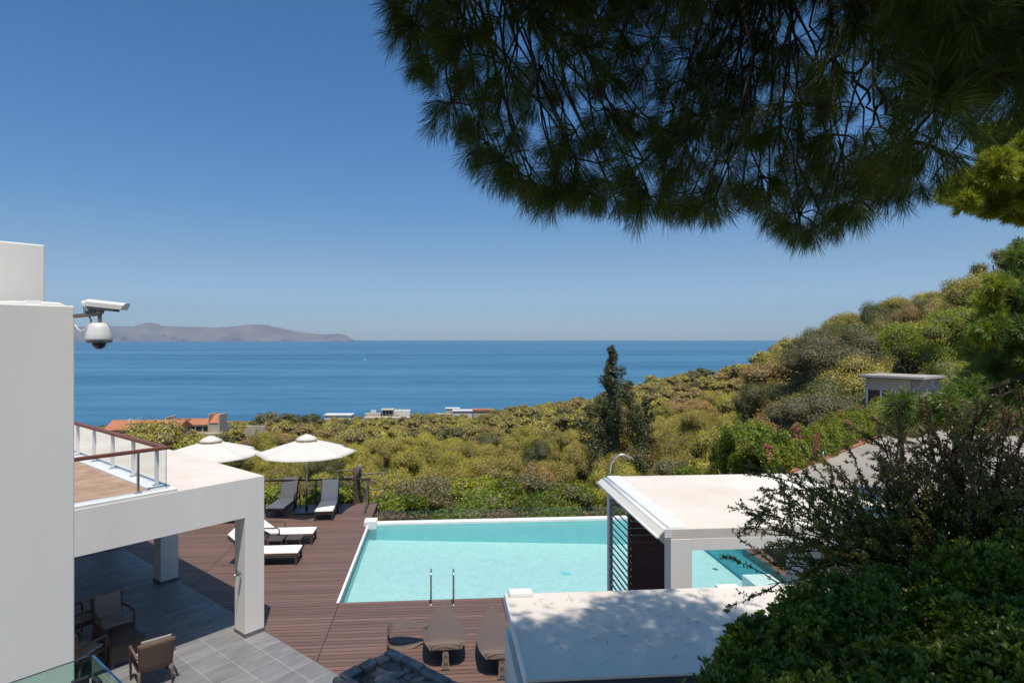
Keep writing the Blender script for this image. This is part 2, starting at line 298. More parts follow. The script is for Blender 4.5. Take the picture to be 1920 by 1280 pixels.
b=MB(); b.box(-.02,PL+.25,PW-.003,PW+.30,-.035,.05); b.build('coping',m_white,pool,.01)
b=MB(); b.box(-.07,.0,-.02,PW,-.10,.018); b.build('coping',m_white,pool,.006)
b=MB(); b.box(-.16,.26,PW-.16,PW+.33,-.10,.16); b.build('corner_block',m_white,pool,.01)
b=MB(); b.box(PL-.8,PL-.02,.55,1.5,-.6,-.22); b.box(PL-1.3,PL-.8,.05,.5,-1.1,-.6); b.build('step',m_white,pool)
b=MB(); b.box(PL-2.15,PL-1.6,.03,.25,-.3,.05); b.build('skimmer_lid',m_white,pool)
b=MB(); b.lathe([(.09,0),(.09,.05),(.03,.09)],16,(PL-.4,3.6,-.1)); b.build('floating_dispenser',m_white,pool)
p=P(1061,1077,-.8); rel=p-PO; bb,aa=rel.dot(PB),rel.dot(PAx)
b=MB(); b.box(bb-.14,bb+.14,aa-.10,aa+.10,-.85,-.745); b.build('drain',m_ptile2,pool)
m_pwater=sheet('pool_water',(.85,.985,.97),.03,1.33,34,.5,.012)
b=MB(); b.add([(0,0,-.05),(PL,0,-.05),(PL,PW,-.05),(0,PW,-.05)],[(0,1,2,3)]); b.build('water_surface',m_pwater,pool)
# outer skirt below the deck
sk_=MB(); sk_.box(-13,0,8.9,8.97,-3.5,-.26); sk_.box(-.05,18,PW+.62,PW+.7,-3.5,-.3)
s_=sk_.build('retaining_wall',m_plaster); s_.location=PO; s_.rotation_euler=(0,0,PA); tag(s_,'pale rendered retaining wall below the far edge of the deck','wall')
# glass fence behind the pool
gf=empty('glass_fence',PO,PA,'low frameless glass fence running behind the far pool edge','fence')
for i in range(6):
    MB().box(.2+i*1.95,.2+i*1.95+1.93,PW+.5,PW+.512,-.30,.30).build('glass_panel',m_glass,gf)
    MB().box(.2+i*1.95,.2+i*1.95+1.93,PW+.499,PW+.513,.30,.306).build('glass_edge',m_gedge,gf)
# ladder
lad=empty('pool_ladder',PO,PA,'steel ladder with two hooped handrails at the near pool edge','ladder')
for u in (808,850.5):
    p=P(u,1133,0); rel=p-PO; bx,ax=rel.dot(PB),rel.dot(PAx)
    pts=[(bx,ax,0),(bx,ax,.62)]+[(bx,ax+.17-.17*math.cos(t),.66+.10*math.sin(t)) for t in np.linspace(.2,math.pi-.2,8)]+[(bx,ax+.34,.62),(bx,ax+.36,-1.0)]
    MB().tube(pts,.021,10).build('handrail',m_steel,lad)
    MB().lathe([(.04,0),(.04,.012)],16,(bx,ax,.001)).build('flange',m_steel,lad)
p1=P(808,1133,0)-PO; p2=P(850.5,1133,0)-PO
for z in (-.3,-.6,-.9): MB().box(p1.dot(PB)+.02,p2.dot(PB)-.02,p1.dot(PAx)+.33,p1.dot(PAx)+.40,z-.012,z+.012).build('tread',m_steel,lad)

# far deck railing
dr=empty('deck_railing',PO,PA,'dark topped railing with glass panels along the far end of the deck','railing')
MB().box(-12.5,-.28,8.82,8.89,.93,.985).build('top_rail',m_dwood,dr,.008)
MB().bar((-.28,8.88,.957),(-.30,7.2,.62),.07,.05).build('rail',m_dwood,dr,.008)
for i,x in enumerate((-12.3,-10.4,-8.4,-6.5,-4.45,-2.3,-.33)):
    MB().box(x-.02,x+.02,8.835,8.875,0,.93).build('post',m_dsteel,dr)
    if i: MB().box(xp+.06,x-.06,8.85,8.86,.08,.88).build('glass_panel',m_glass,dr)
    xp=x
for a_,h in ((8.3,.80),(7.75,.70),(7.2,.62)):
    MB().box(-.32,-.28,a_-.02,a_+.02,0,h).build('post',m_steel,dr)
# ================= covered terrace (building)
bt=empty('covered_terrace',BO,BA,'white flat roofed terrace with square columns over the shaded patio','terrace')
CW=.43; ZR=3.36; ZS=2.54
Box('roof_slab',m_roof,-11,CW,.0,12.5,ZS+.2,ZR,bt,.012)
Box('beam',m_plaster,-11,CW+.006,-.006,.43,ZS,ZR-.01,bt)
Box('beam',m_plaster,CW-.40,CW+.006,.43,12.5,ZS,ZR-.01,bt)
Box('coping',m_white,-11,-1.36,.012,.30,ZR,ZR+.05,bt,.008)
MB().box(-1.75,-1.36,.30,12.4,ZR,ZR+.06).build('coping',m_white,bt,.008)
Box('terrace_floor',m_terr,-11,-1.75,.30,12.4,ZR-.03,ZR+.015,bt)
for t0,lab in ((0,0),(4.3,1),(8.6,2)):
    c=Box('column',m_plaster,0,CW+.006,t0-.006,t0+CW,0,ZS,bt)
    MB().box(-.012,CW+.018,t0-.018,t0+CW+.012,0,.085).build('skirting',M('grey_skirting',(.16,.16,.17),None,4,.5),c)
# rear dark interior wall under the terrace
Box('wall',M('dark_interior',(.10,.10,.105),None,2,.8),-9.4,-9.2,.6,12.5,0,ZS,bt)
# tap on column
tp=empty('outdoor_tap',bf(.10,-.0,0),BA,'small chrome tap fixed to the near white column','tap')
tp.location=P(448.5,1190,0)*1.0; q=Q(448.5,1075,12.98); tp.location=(q.x,q.y,q.z)
MB().box(-.05,.03,-.03,.03,-.04,.04).build('wall_plate',m_steel,tp,.006)
MB().tube([(-.03,0,0),(-.10,0,0),(-.12,0,-.03),(-.12,0,-.06)],.013,8).build('spout',m_steel,tp)
MB().box(-.06,-.02,-.012,.012,.03,.09).build('lever',m_steel,tp,.004)
# terrace railing
tr=empty('terrace_railing',BO,BA,'wood topped glass railing around the tan upper terrace','railing')
RS,RT,RZ=-1.54,.16,ZR+.84
m_rail=m_wood
MB().add([(-11,RT-.06,RZ-.03),(RS+.06,RT-.06,RZ-.03),(RS+.06,12,RZ-.03),(RS-.06,12,RZ-.03),(RS-.06,RT+.06,RZ-.03),(-11,RT+.06,RZ-.03)]+[(-11,RT-.06,RZ+.03),(RS+.06,RT-.06,RZ+.03),(RS+.06,12,RZ+.03),(RS-.06,12,RZ+.03),(RS-.06,RT+.06,RZ+.03),(-11,RT+.06,RZ+.03)],
 [(0,1,4,5),(1,2,3,4),(6,7,10,11),(7,8,9,10),(0,1,7,6),(1,2,8,7),(2,3,9,8),(3,4,10,9),(4,5,11,10),(5,0,6,11)]).build('handrail',m_rail,tr,.008)
for s in (-2.02,-3.75,-5.5):
    q=MB().box(s-.02,s+.02,RT-.02,RT+.02,ZR+.05,RZ-.03).build('post',m_steel,tr)
    MB().box(s-.06,s+.06,RT-.04,RT+.04,ZR+.05,ZR+.062).build('foot_plate',m_steel,q)
for t in (.55,1.75,2.95,4.15,5.35,6.6,8.0,9.6):
    q=MB().box(RS-.035,RS+.035,t-.02,t+.02,ZR+.06,RZ-.03).build('post',m_white,tr)
    MB().box(RS-.07,RS+.07,t-.05,t+.05,ZR+.06,ZR+.072).build('foot_plate',m_steel,q)
for s0,s1 in ((-7.2,-5.54),(-5.46,-3.79),(-3.71,-2.06),(-1.98,RS)):
    g=MB().box(s0,s1,RT-.045,RT-.035,ZR+.08,RZ-.03).build('glass_panel',m_glass,tr)
MB().box(RS+.002,RS+.010,RT-.046,RT-.034,ZR+.08,RZ-.03).build('glass_edge',m_gedge,tr)
tt=[.2,.55,1.75,2.95,4.15,5.35,6.6,8.0,9.6]
for t0,t1 in zip(tt[:-1],tt[1:]): MB().box(RS+.04,RS+.05,t0+.03,t1-.03,ZR+.08,RZ-.05).build('glass_panel',m_glass,tr)
# big left wall block
WE=Q(140,636,6.0); wl=empty('villa_wing',(WE.x,WE.y,0),BA,'tall plain white villa wall filling the left edge','building')
ZT=H+(636-573.5)/F*6.0
Box('wall',m_plaster,-7,0,0,1.1,-.2,ZT,wl,.012)
UE=Q(84.5,636,7.0); loc=UE-Vector((WE.x,WE.y,0)); s0,t0=loc.dot(BD),loc.dot(BC)
Box('upper_block',m_plaster,-7,s0,t0,t0+1.6,ZT-.3,H+(636-459.5)/F*7.0,wl,.015) if t0>1.1 else Box('upper_block',m_plaster,-7,s0,1.102,2.8,ZT-.4,H+(636-459.5)/F*UE.y,wl,.015)
c=MB().tube([(-.62,.25,ZT+.01),(-.45,.2,ZT+.02),(-.25,.16,ZT+.022),(-.10,.12,ZT+.018),(-.06,.1,ZT+.0)],.016,8).build('conduit',m_white,wl)
MB().box(-.36,-.24,.14,.24,ZT,ZT+.045).build('junction_box',m_white,wl,.006)
# ================= cctv
ccm=M('camera_housing',(.78,.75,.70),None,4,.45)
ccd=M('camera_bracket',(.22,.20,.17),None,4,.5,metal=.3)
CY=5.95
def cq(u,v,dy=0): return Q(u,v,CY+dy)
base=cq(140,590)
cc=empty('wall_bracket',(base.x,base.y,base.z),0,'grey bracket arm on the wall corner carrying two security cameras','bracket')
def rel(p): return p-base
def rq(u,v,dy=0): return rel(cq(u,v,dy))
MB().bar(rq(139.5,592.5),rq(189,588),.05,.035).build('arm',ccd,cc,.004)
MB().tube([rq(187,579),rq(187,608)],.018,10).build('pole',ccd,cc)
MB().tube([rq(162,586.5),rq(168,583.5),rq(176,583),rq(183,586)],.02,8).build('cover',ccd,cc)
MB().tube([rq(157,577),rq(157.5,586),rq(164,590),rq(169,598),rq(169,606),rq(160,618),rq(152,621),rq(146,617),rq(141,609)],.006,6).build('cable',m_white,cc)
MB().tube([rq(160,577),rq(161,585),rq(167,591),rq(171.5,600),rq(170,609)],.004,6).build('cable',m_dsteel,cc)
p=cq(160,0); 
bc=empty('box_camera',cq(188,580),0,'white box shaped security camera on top of the bracket pole','security camera')
def rb(u,v,dy=0): return cq(u,v,dy)-cq(188,580)
a_=rb(166,568.5);b_=rb(236,576); d_=(b_-a_).normalized()
m_=MB(); 
def prism(m_,a,b,prof,shear=0):
    d=(b-a).normalized(); x=Vector((0,1,0)); y=x.cross(d)*-1
    if y.z<0: y=-y
    n=len(prof); vs=[a+x*i+y*j for i,j in prof]+[b+x*i+y*j+d*shear*j for i,j in prof]
    m_.add(vs,[tuple(range(n)),tuple(range(2*n-1,n-1,-1))]+[(k,(k+1)%n,n+(k+1)%n,n+k) for k in range(n)])
prism(m_,a_,b_,[(-.055,-.03),(-.055,.015),(-.035,.04),(.035,.04),(.055,.015),(.055,-.03)],.5); m_.build('sun_shield',ccm,bc,.004)
m_=MB(); prism(m_,rb(167,576),rb(219,580.5),[(-.04,-.02),(-.04,.012),(.04,.012),(.04,-.02)]); m_.build('housing',ccd,bc,.004)
m_=MB(); prism(m_,rb(157,570),rb(166.5,570.5),[(-.045,-.03),(-.045,.01),(-.03,.035),(.03,.035),(.045,.01),(.045,-.03)]); m_.build('end_cap',ccm,bc,.008)
m_=MB(); prism(m_,rb(218.5,580.8),rb(221,581),[(-.03,-.018),(-.03,.012),(.03,.012),(.03,-.018)]); m_.build('lens_window',m_black,bc)
MB().tube([rb(188,588),rb(188,580)],[.03,.04],10).build('swivel',ccd,bc)
dc=empty('dome_camera',cq(186,606),0,'white bell shaped dome camera hanging under the bracket','security camera')
k=CY/F
MB().lathe([(r*k,z*k) for r,z in ((6,1),(13,0),(16.5,-3),(19,-10),(21.5,-20),(23,-29),(22.5,-31.5))],28).build('shroud',ccm,dc)
MB().lathe([(r*k,z*k) for r,z in ((22,-31.6),(21,-36),(16,-36.5))],28).build('collar',ccd,dc)
MB().lathe([(r*k,z*k) for r,z in ((11,-36.6),(10.5,-41),(8,-45),(4.5,-47.5),(.5,-48.3))],20).build('lens_dome',m_black,dc)
MB().lathe([(r*k,z*k) for r,z in ((14.5,-36.6),(13.5,-42),(10,-47),(6,-49.3),(.6,-50))],24).build('bubble',sheet('clear_bubble',(.85,.87,.88)),dc)
# ================= near glass balustrade bottom-left
GY=4.2; GC=Q(170,1229,GY); gb=empty('glass_balustrade',GC,BA,'frameless glass balustrade corner with a steel clamp at bottom left','balustrade')
m_gg=sheet('green_glass',(.76,.90,.84))
MB().box(-3,0,0,.012,-1.0,0).build('glass_panel',m_gg,gb)
MB().box(-3,0,-.0005,.0125,0,.003).build('glass_edge',M('dark_glass_edge',(.02,.04,.05),None,3,.2),gb)
MB().box(.006,.018,-3,-.004,-1.0,0).build('glass_panel',m_gg,gb)
MB().box(.0055,.0185,-3,-.004,0,.003).build('glass_edge',M('blue_glass_edge',(.03,.10,.22),None,3,.15),gb)
MB().box(-.11,-.01,-.012,.024,-.24,-.13).box(-.006,.03,-.14,-.03,-.24,-.13).build('clamp',m_dsteel,gb,.006)
MB().tube([(-.03,-.05,-.24),(-.03,-.05,-1.0)],.045,14).build('clamp_post',m_steel,gb)
# ================= pavilions
p0=P(1262.8,991,ZR); PVX=2.94*F/355*(1258.5-U0)/F
pv=empty('louvred_pavilion',(2.84,9.52,0),PA,'white square pavilion with open window and brown louvres beside the pool','pavilion')
PWd=4.25; PDp=3.66
Box('roof',m_roof,0,PWd,0,PDp,3.02,ZR,pv,.012)
Box('parapet_strip',m_white,.0,.27,.03,PDp-.02,ZR,ZR+.018,pv,.004)
Box('roof_joint',m_dsteel,.272,.284,.2,PDp-.05,ZR,ZR+.004,pv)
Box('wall',m_plaster,-.004,.34,-.004,.27,0,3.20,pv,.008)
Box('lintel',m_plaster,.34,PWd+.004,-.004,.27,3.021,3.20,pv,.0)
Box('wall',m_plaster,3.6,PWd,0,.27,0,3.02,pv,.008)
Box('wall',m_plaster,PWd-.25,PWd,.27,PDp,0,3.02,pv)
Box('corner_post',m_plaster,0,.10,PDp-.10,PDp,0,3.02,pv,.005)
m_slat=M('grey_louvre',(.30,.36,.37),None,4,.5)
sh=Box('shutter_frame',m_wood,.0,.05,2.16,2.22,0,2.98,pv)
MB().box(0,.05,3.48,3.52,0,2.98).build('shutter_stile',m_white,pv)
m_brown=M('brown_louvre',(.13,.055,.04),(.09,.04,.03),4,.45)
ms=MB()
for i in range(22):
    z=.1+i*.133; ms.bar((.025,2.22,z),(.025,3.48,z+.0),.055,.018,(.6,0,.8))
ms.build('louvre_panel',m_brown,pv)
ms=MB()
for i in range(22):
    z=.1+i*.133; ms.bar((.06,2.19,z),(.78,2.19,z),.014,.125,(0,.25,.97))
ms.build('louvre_panel',m_brown,pv)
Box('shutter_frame',m_brown,.78,.83,2.16,2.22,0,2.98,pv)
# awning
aw=empty('roller_awning',(2.84,9.52,0),PA,'rolled cream awning cassette along the left edge of the pavilion roof','awning')
MB().tube([(-.062,-.03,ZR-.05),(-.062,PDp-.05,ZR-.05)],.046,20).build('roll',m_white,aw)
MB().box(-.02,.0,-.01,PDp-.05,ZR-.14,ZR+.012).build('wall_plate',m_white,aw,.003)
MB().add([(-.205,0,ZR-.13),(-.125,0,ZR-.06),(-.125,0,ZR-.03),(-.215,0,ZR-.10),(-.205,PDp-.05,ZR-.13),(-.125,PDp-.05,ZR-.06),(-.125,PDp-.05,ZR-.03),(-.215,PDp-.05,ZR-.10)],[(0,1,2,3),(7,6,5,4),(0,4,5,1),(1,5,6,2),(2,6,7,3),(3,7,4,0)]).build('fabric',m_canvas,aw)
MB().tube([(-.215,-.02,ZR-.125),(-.215,PDp-.03,ZR-.125)],.026,14).build('bar',m_white,aw)
MB().box(-.12,-.0,-.05,-.03,ZR-.13,ZR+.02).build('end_cap',m_white,aw,.01)
# arched lamp behind pavilion
al=empty('arched_lamp',P(1145,1000,0),0,'thin arched steel lamp rising behind the pavilion corner','lamp')
lc=Q(1144,893,13.35); al.location=(lc.x,lc.y,0)
zz=lc.z; pts=[(0,0,0),(0,0,zz+.05)]+[(.27-.27*math.cos(t),0,zz+.12+.36*math.sin(t)) for t in np.linspace(.0,2.2,12)]
MB().tube(pts,[.022]*3+[.02]*(len(pts)-3),10).build('pipe',m_steel,al)
MB().bar(Vector(pts[-2]),Vector(pts[-1])+Vector((.07,0,-.03)),.05,.015).build('lamp_head',m_steel,al)
# front pavilion
Z2=3.36; f0=P(948.4,1113,Z2); fx=f0
fp=empty('flat_roofed_pavilion',(f0.x,f0.y,0),PA,'pale flat roof in the foreground partly shaded by the overhanging pine','pavilion')
NL=(P(987.5,1274,Z2)-f0); NLa=-NL.dot(PAx)
Box('roof',m_roof,0,6.0,-NLa,0,Z2-.025,Z2,fp,.004)
Box('fascia',M('fascia_shade_tone',(.05,.055,.07),None,2,.7),.03,5.97,-NLa+.02,-.02,Z2-.22,Z2-.026,fp)  # tree shade on the fascia put into its dark colour
Box('roof_trim',m_white,-.022,-.001,-NLa-.0,.0,Z2-.10,Z2+.014,fp,.003)
Box('corner_cap',m_white,.03,.30,-.11,.03,Z2,Z2+.05,fp,.008)
Box('wall',M('shaded_wall_tone',(.20,.21,.23),None,2,.8),.45,5.8,-NLa+1.1,-.15,0,Z2-.221,fp)  # shade under the roof put into the wall's grey colour
qp=P(946.5,1177,2.95)-Vector((f0.x,f0.y,0)); 
Box('post',m_plaster,qp.dot(PB),qp.dot(PB)+.10,qp.dot(PAx)-1.2,qp.dot(PAx),0,2.95,fp,.005)
# stone wall
st=P(734,1221,2.6)
m_stone=rubble('rubble_stone',(.075,.08,.09),(.17,.17,.18),(.5,.42,.36),5.5)
sw=empty('stone_wall',(st.x,st.y,0),BA,'dark rubble stone wall corner with flat stone coping at bottom centre','wall')
Box('wall_core',m_stone,-.80,0,-3.2,0,0,2.58,sw,.01)
rs=random.Random(3)
m_cop=M('coping_stone',(.15,.155,.17),(.08,.08,.09),5,.9,bmp=.8,bdist=.02,bscale=14)
def stone(x0,x1,y0,y1):
    m=MB(); j=lambda a:a+rs.uniform(-.012,.012); z0,z1=2.575,2.62+rs.uniform(0,.025)
    vs=[(j(x0),j(y0),z0),(j(x1),j(y0),z0),(j(x1),j(y1),z0),(j(x0),j(y1),z0),(j(x0),j(y0),z1),(j(x1),j(y0),z1),(j(x1),j(y1),z1),(j(x0),j(y1),z1)]
    m.add(vs,[(0,1,2,3),(4,5,6,7),(0,1,5,4),(1,2,6,5),(2,3,7,6),(3,0,4,7)]); m.build('coping_stone',m_cop,sw,.015)
y=0.0
while y>-3.1:
    l=rs.uniform(.22,.42); stone(-.10,.02,y-l+.012,y+.02 if y==0 else y); y-=l
x=-.11
while x>-.8:
    l=rs.uniform(.16,.28); stone(max(x-l+.012,-.82),x,-.12,.02); x-=l
y=-.13
while y>-3.1:
    l=rs.uniform(.14,.3); stone(-.82,-.68,y-l+.012,y); y-=l
for i in range(26):
    x=rs.uniform(-.60,-.2); y=rs.uniform(-3,-.22); r=rs.uniform(.04,.09); 
    m=MB(); n=rs.choice((5,6,7)); m.poly([(x+r*1.2*math.cos(6.283*k/n+.3)*rs.uniform(.8,1.15),y+r*math.sin(6.283*k/n+.3)*rs.uniform(.8,1.15)) for k in range(n)],2.57,2.588+rs.uniform(0,.012)); m.build('set_stone',m_cop,sw,.006)
# ================= furniture
def umbrella(loc,label):
    o=empty('umbrella',loc,R(12),label,'umbrella','white umbrellas at the far end of the deck')
    Hh=2.85; Rr=1.80
    MB().tube([(0,0,.05),(0,0,2.75)],.027,12).build('pole',m_steel,o)
    bs=Box('base',M('umbrella_base',(.07,.075,.08),None,4,.4),-.42,.42,-.30,.30,0,.06,o,.01)
    MB().tube([(0,0,.06),(0,0,.35)],.045,12).build('sleeve',m_dsteel,bs)
    vs=[];fs=[]; n=8; sub=8; rings=7
    for j in range(rings+1):
        f=.12+(1-.12)*j/rings
        for k in range(n*sub):
            a=2*math.pi*k/(n*sub); seg=(k%sub)/sub; c=math.cos(math.pi/n)/math.cos((seg-.5)*2*math.pi/n)
            sag=math.sin(seg*math.pi); r=Rr*f*(c*(1-.035*sag*f)/ math.cos(math.pi/n) if 0 else c/math.cos(math.pi/n)*math.cos(math.pi/n)/math.cos(math.pi/n)*(1-.04*sag*f))
            r=Rr*f*(c/math.cos(math.pi/n))*math.cos(math.pi/n)*(1-.05*sag*f) if seg else Rr*f
            z=Hh-.16-.50*f**1.1-.05*sag*f
            vs.append((r*math.cos(a),r*math.sin(a),z))
    N=n*sub
    for j in range(rings):
        for k in range(N): fs.append((j*N+k,j*N+(k+1)%N,(j+1)*N+(k+1)%N,(j+1)*N+k))
    c=MB().add(vs,fs,True).build('canopy',m_canvas,o); sd=c.modifiers.new('s','SOLIDIFY'); sd.thickness=.006
    vs=[];fs=[]
    for j,(r0,z0) in enumerate(((.03,Hh),(.14,Hh-.035),(.27,Hh-.10),(.40,Hh-.185))):
        for k in range(32):
            a=2*math.pi*k/32; w=.03*abs(math.sin(4*a))*(j/3)
            vs.append((r0*(1-w)*math.cos(a),r0*(1-w)*math.sin(a),z0+.35*w*(j>2)))
    for j in range(3):
        for k in range(32): fs.append((j*32+k,j*32+(k+1)%32,(j+1)*32+(k+1)%32,(j+1)*32+k))
    fs.append(tuple(range(32)))
    vt=MB().add(vs,fs,True).build('vent_cap',m_canvas,c); sd=vt.modifiers.new('s','SOLIDIFY'); sd.thickness=.006
    MB().lathe([(.03,0),(.035,.02),(.015,.05)],12,(0,0,Hh)).build('finial',M('wood_finial',(.30,.15,.08),None,4,.5),o)
    for k in range(8):
        a=2*math.pi*k/8; MB().bar((.05*math.cos(a),.05*math.sin(a),Hh-.2),(1.76*math.cos(a),1.76*math.sin(a),Hh-.685),.02,.015).build('rib',m_steel,o)
    return o
u2=P(575,960,0); umbrella(u2,'open white umbrella standing between the two back loungers')
u1=P(397,962,0); u1=Vector((-9.95,22.0,0)); umbrella(u1,'open white umbrella rising behind the terrace roof, nearest the glass railing')
def cushion(m,L,Wd,th,Mx):
    nx,ny=10,6; vs=[];fs=[]
    def rr(x,y,s):
        ex=min(1,(min(x,L-x))/.05); ey=min(1,(min(y,Wd-y))/.05); e=math.sqrt(max(0,1-(1-min(ex,1))**2))*math.sqrt(max(0,1-(1-min(ey,1))**2))
        return th/2+s*th/2*(.15+.85*e)
    xs=[0,.012,.03,.06]+[.06+(L-.12)*i/8 for i in range(1,8)]+[L-.06,L-.03,L-.012,L]; ys=[0,.012,.03,.06,Wd*.3,Wd*.5,Wd*.7,Wd-.06,Wd-.03,Wd-.012,Wd]
    for s in (1,-1):
        n0=len(vs)
        for x in xs:
            for y in ys: vs.append(Mx@Vector((x,y-Wd/2,rr(x,y,s))))
        for i in range(len(xs)-1):
            for j in range(len(ys)-1):
                a=n0+i*len(ys)+j; fs.append((a,a+1,a+len(ys)+1,a+len(ys)))
    k=len(xs)*len(ys); ny=len(ys); nx=len(xs)
    for i in range(nx-1):
        fs.append((i*ny,(i+1)*ny,k+(i+1)*ny,k+i*ny)); fs.append((i*ny+ny-1,(i+1)*ny+ny-1,k+(i+1)*ny+ny-1,k+i*ny+ny-1))
    for j in range(ny-1):
        fs.append((j,j+1,k+j+1,k+j)); b=(nx-1)*ny; fs.append((b+j,b+j+1,k+b+j+1,k+b+j))
    m.add(vs,fs,True)
def lounger(loc,rz,ang,label):
    o=empty('sun_lounger',loc,rz,label,'sun lounger','cushioned sun loungers on the wooden deck')
    Wd=.66; SL=1.28; BL=.80; z=.30
    f=MB(); f.box(0,SL+.10,-Wd/2,-Wd/2+.06,z-.09,z); f.box(0,SL+.10,Wd/2-.06,Wd/2,z-.09,z); f.box(0,.06,-Wd/2+.06,Wd/2-.06,z-.09,z); f.box(SL+.04,SL+.10,-Wd/2+.06,Wd/2-.06,z-.09,z); f.box(.06,SL+.04,-Wd/2+.06,Wd/2-.06,z-.035,z-.01)
    f.build('frame',m_dwicker,o,.008)
    c,s=math.cos(ang),math.sin(ang); Mb=Matrix.Translation((SL,0,z+.0))@Matrix.Rotation(-ang,4,'Y')
    MB().box(0,BL,-Wd/2,Wd/2,-.045,-.005,Mb).build('backrest',m_dwicker,o,.01)
    m=MB(); cushion(m,SL+.02,.62,.07,Matrix.Translation((-.02,0,z+.003))); m.build('seat_cushion',m_cushion,o)
    m=MB(); cushion(m,BL+.02,.60,.07,Mb@Matrix.Translation((.03,0,.0))); m.build('back_cushion',m_cushion,o)
    for x in (.03,SL+.05):
        for y in (-Wd/2+.03,Wd/2-.03): MB().box(x-.03,x+.03,y-.03,y+.03,0,z-.09).build('leg',m_dwicker,o,.005)
    for y in (-Wd/2-.03,Wd/2+.03):
        a=MB(); x0,x1=SL-.30,SL+.32
        a.tube([(x0,y,0),(x0,y,z+.20),(x0+.06,y,z+.245),(x1-.1,y,z+.25),(x1,y,z+.20),(x1+.03,y,0)],.022,8); a.build('armrest',m_dwicker,o)
    return o
HD=R(90)+PA
lounger(P(607,976,0),HD+R(2),R(62),'cushioned sun lounger right of the umbrella pole, facing the pool')
lounger(P(515,970,0),HD-R(6),R(62),'cushioned sun lounger left of the umbrella pole, facing forward')
lounger(P(425,982,0),HD,R(62),'cushioned sun lounger mostly hidden behind the terrace roof edge')
lounger(Vector((-5.42,19.15,0)),R(180)+PA,R(38),'white cushioned lounger lying sideways behind the two small side tables')
lounger(Vector((-5.36,17.45,0)),R(180)+PA,R(42),'white cushioned lounger lying sideways nearest the white column')
def stable(loc,rz,label):
    o=empty('side_table',loc,rz,label,'side table','small dark side tables between the loungers')
    Box('tabletop',m_dwicker,-.23,.23,-.23,.23,.34,.38,o,.006)
    for x in (-.2,.2):
        for y in (-.2,.2): Box('leg',m_dwicker,x-.022,x+.022,y-.022,y+.022,0,.34,o,.004)
stable(Vector((-6.32,18.3,0)),PA,'low dark square side table, the one left and nearer the column')
stable(Vector((-5.80,18.42,0)),PA,'low dark square side table, the one right and nearer the pool')
# leaf loungers
def leafpt(s,path):  # s in 0..1
    n=len(path)-1; f=min(s*n,n-1e-6); i=int(f); t=f-i; p0=Vector(path[max(i-1,0)]);p1=Vector(path[i]);p2=Vector(path[i+1]);p3=Vector(path[min(i+2,n)])
    return .5*((2*p1)+(-p0+p2)*t+(2*p0-5*p1+4*p2-p3)*t*t+(-p0+3*p1-3*p2+p3)*t**3)
def ribbon(path,widths,th,n=44,m=14,dish=0.0):
    """path in x,z; widths per path node; returns MB"""
    ws=[Vector((w,0,0)) for w in widths]; vs=[];fs=[]
    for i in range(n+1):
        s=i/n; p=leafpt(s,[(x,0,z) for x,z in path]); q=leafpt(min(s+.01,1),[(x,0,z) for x,z in path]); q0=leafpt(max(s-.01,0),[(x,0,z) for x,z in path]); w=max(leafpt(s,ws).x,.004)
        d=(q-q0).normalized(); nn=Vector((-d.z,0,d.x))
        for side in (1,-1):
            for j in range(m+1):
                y=-1+2*j/m; e=math.sqrt(max(0,1-abs(y)**6)); vs.append(p+Vector((0,y*w,0))+nn*(side*th/2*e - dish*(y*y)*w))
    K=2*(m+1)
    for i in range(n):
        for j in range(m): a=i*K+j; fs.append((a,a+1,a+K+1,a+K)); a=i*K+m+1+j; fs.append((a,a+K,a+K+1,a+1))
        fs.append((i*K,i*K+K,i*K+K+m+1,i*K+m+1)); fs.append((i*K+m,i*K+m+m+1,i*K+K+2*m+1,i*K+K+m))
    for e in (0,n): fs+= [(e*K+j,e*K+j+1,e*K+m+1+j+1,e*K+m+1+j) for j in range(m)]
    return MB().add(vs,fs,True)
def leaf_lounger(tip,leg,label):
    d=(leg-tip); d.z=0; Ln=d.length; rz=math.atan2(d.y,d.x)
    o=empty('leaf_lounger',(tip.x,tip.y,0),rz,label,'lounger','woven leaf shaped loungers by the pool')
    path=[(-.02,.37),(.35,.33),(.8,.31),(1.25,.37),(1.65,.46),(Ln-.22,.50),(Ln-.10,.46),(Ln-.05,.36)]
    ribbon(path,[.01,.24,.36,.42,.43,.41,.37,.30],.05,dish=.12).build('seat',m_wicker,o)
    path=[(Ln-.09,.42),(Ln-.04,.30),(Ln-.0,.14),(Ln+.03,.03)]
    lg=ribbon(path,[.05,.055,.065,.085],.035,16,6).build('leg',m_wicker,o)
    MB().box(Ln-.05,Ln+.06,-.085,.085,0,.02).build('foot',m_steel,lg,.004)
    ribbon([(Ln,.03),(Ln-.5,.04),(.9,.05),(.55,.12),(.50,.22),(.55,.32)],[.07,.07,.07,.09,.12,.12],.03,30,6).build('base_runner',m_wicker,o)
    return o
tipz=.36
leaf_lounger(P(831,1128,tipz),P(835.5,1256,0),'woven brown leaf shaped lounger fully visible below the pool ladder')
leaf_lounger(P(922,1138,tipz),P(941.5,1274,0),'woven brown leaf shaped lounger partly hidden by the foreground roof')
sp=P(748,1210,0); stl=empty('leaf_stool',(sp.x,sp.y,0),R(8),'small woven C shaped leaf stool beside the lounger','stool')
path=[(.62,.40),(.42,.38),(.15,.44),(-.10,.42),(-.21,.28),(-.18,.10),(-.0,.03),(.28,.03),(.50,.05)]
ribbon(path,[.01,.13,.22,.24,.20,.20,.22,.16,.01],.03,60,12,.10).build('shell',m_wicker,stl)
m_cush2=M('grey_beige_cushion',(.36,.33,.29),(.30,.27,.24),9,.95,bmp=.3,bdist=.006,bscale=14,spec=.1)
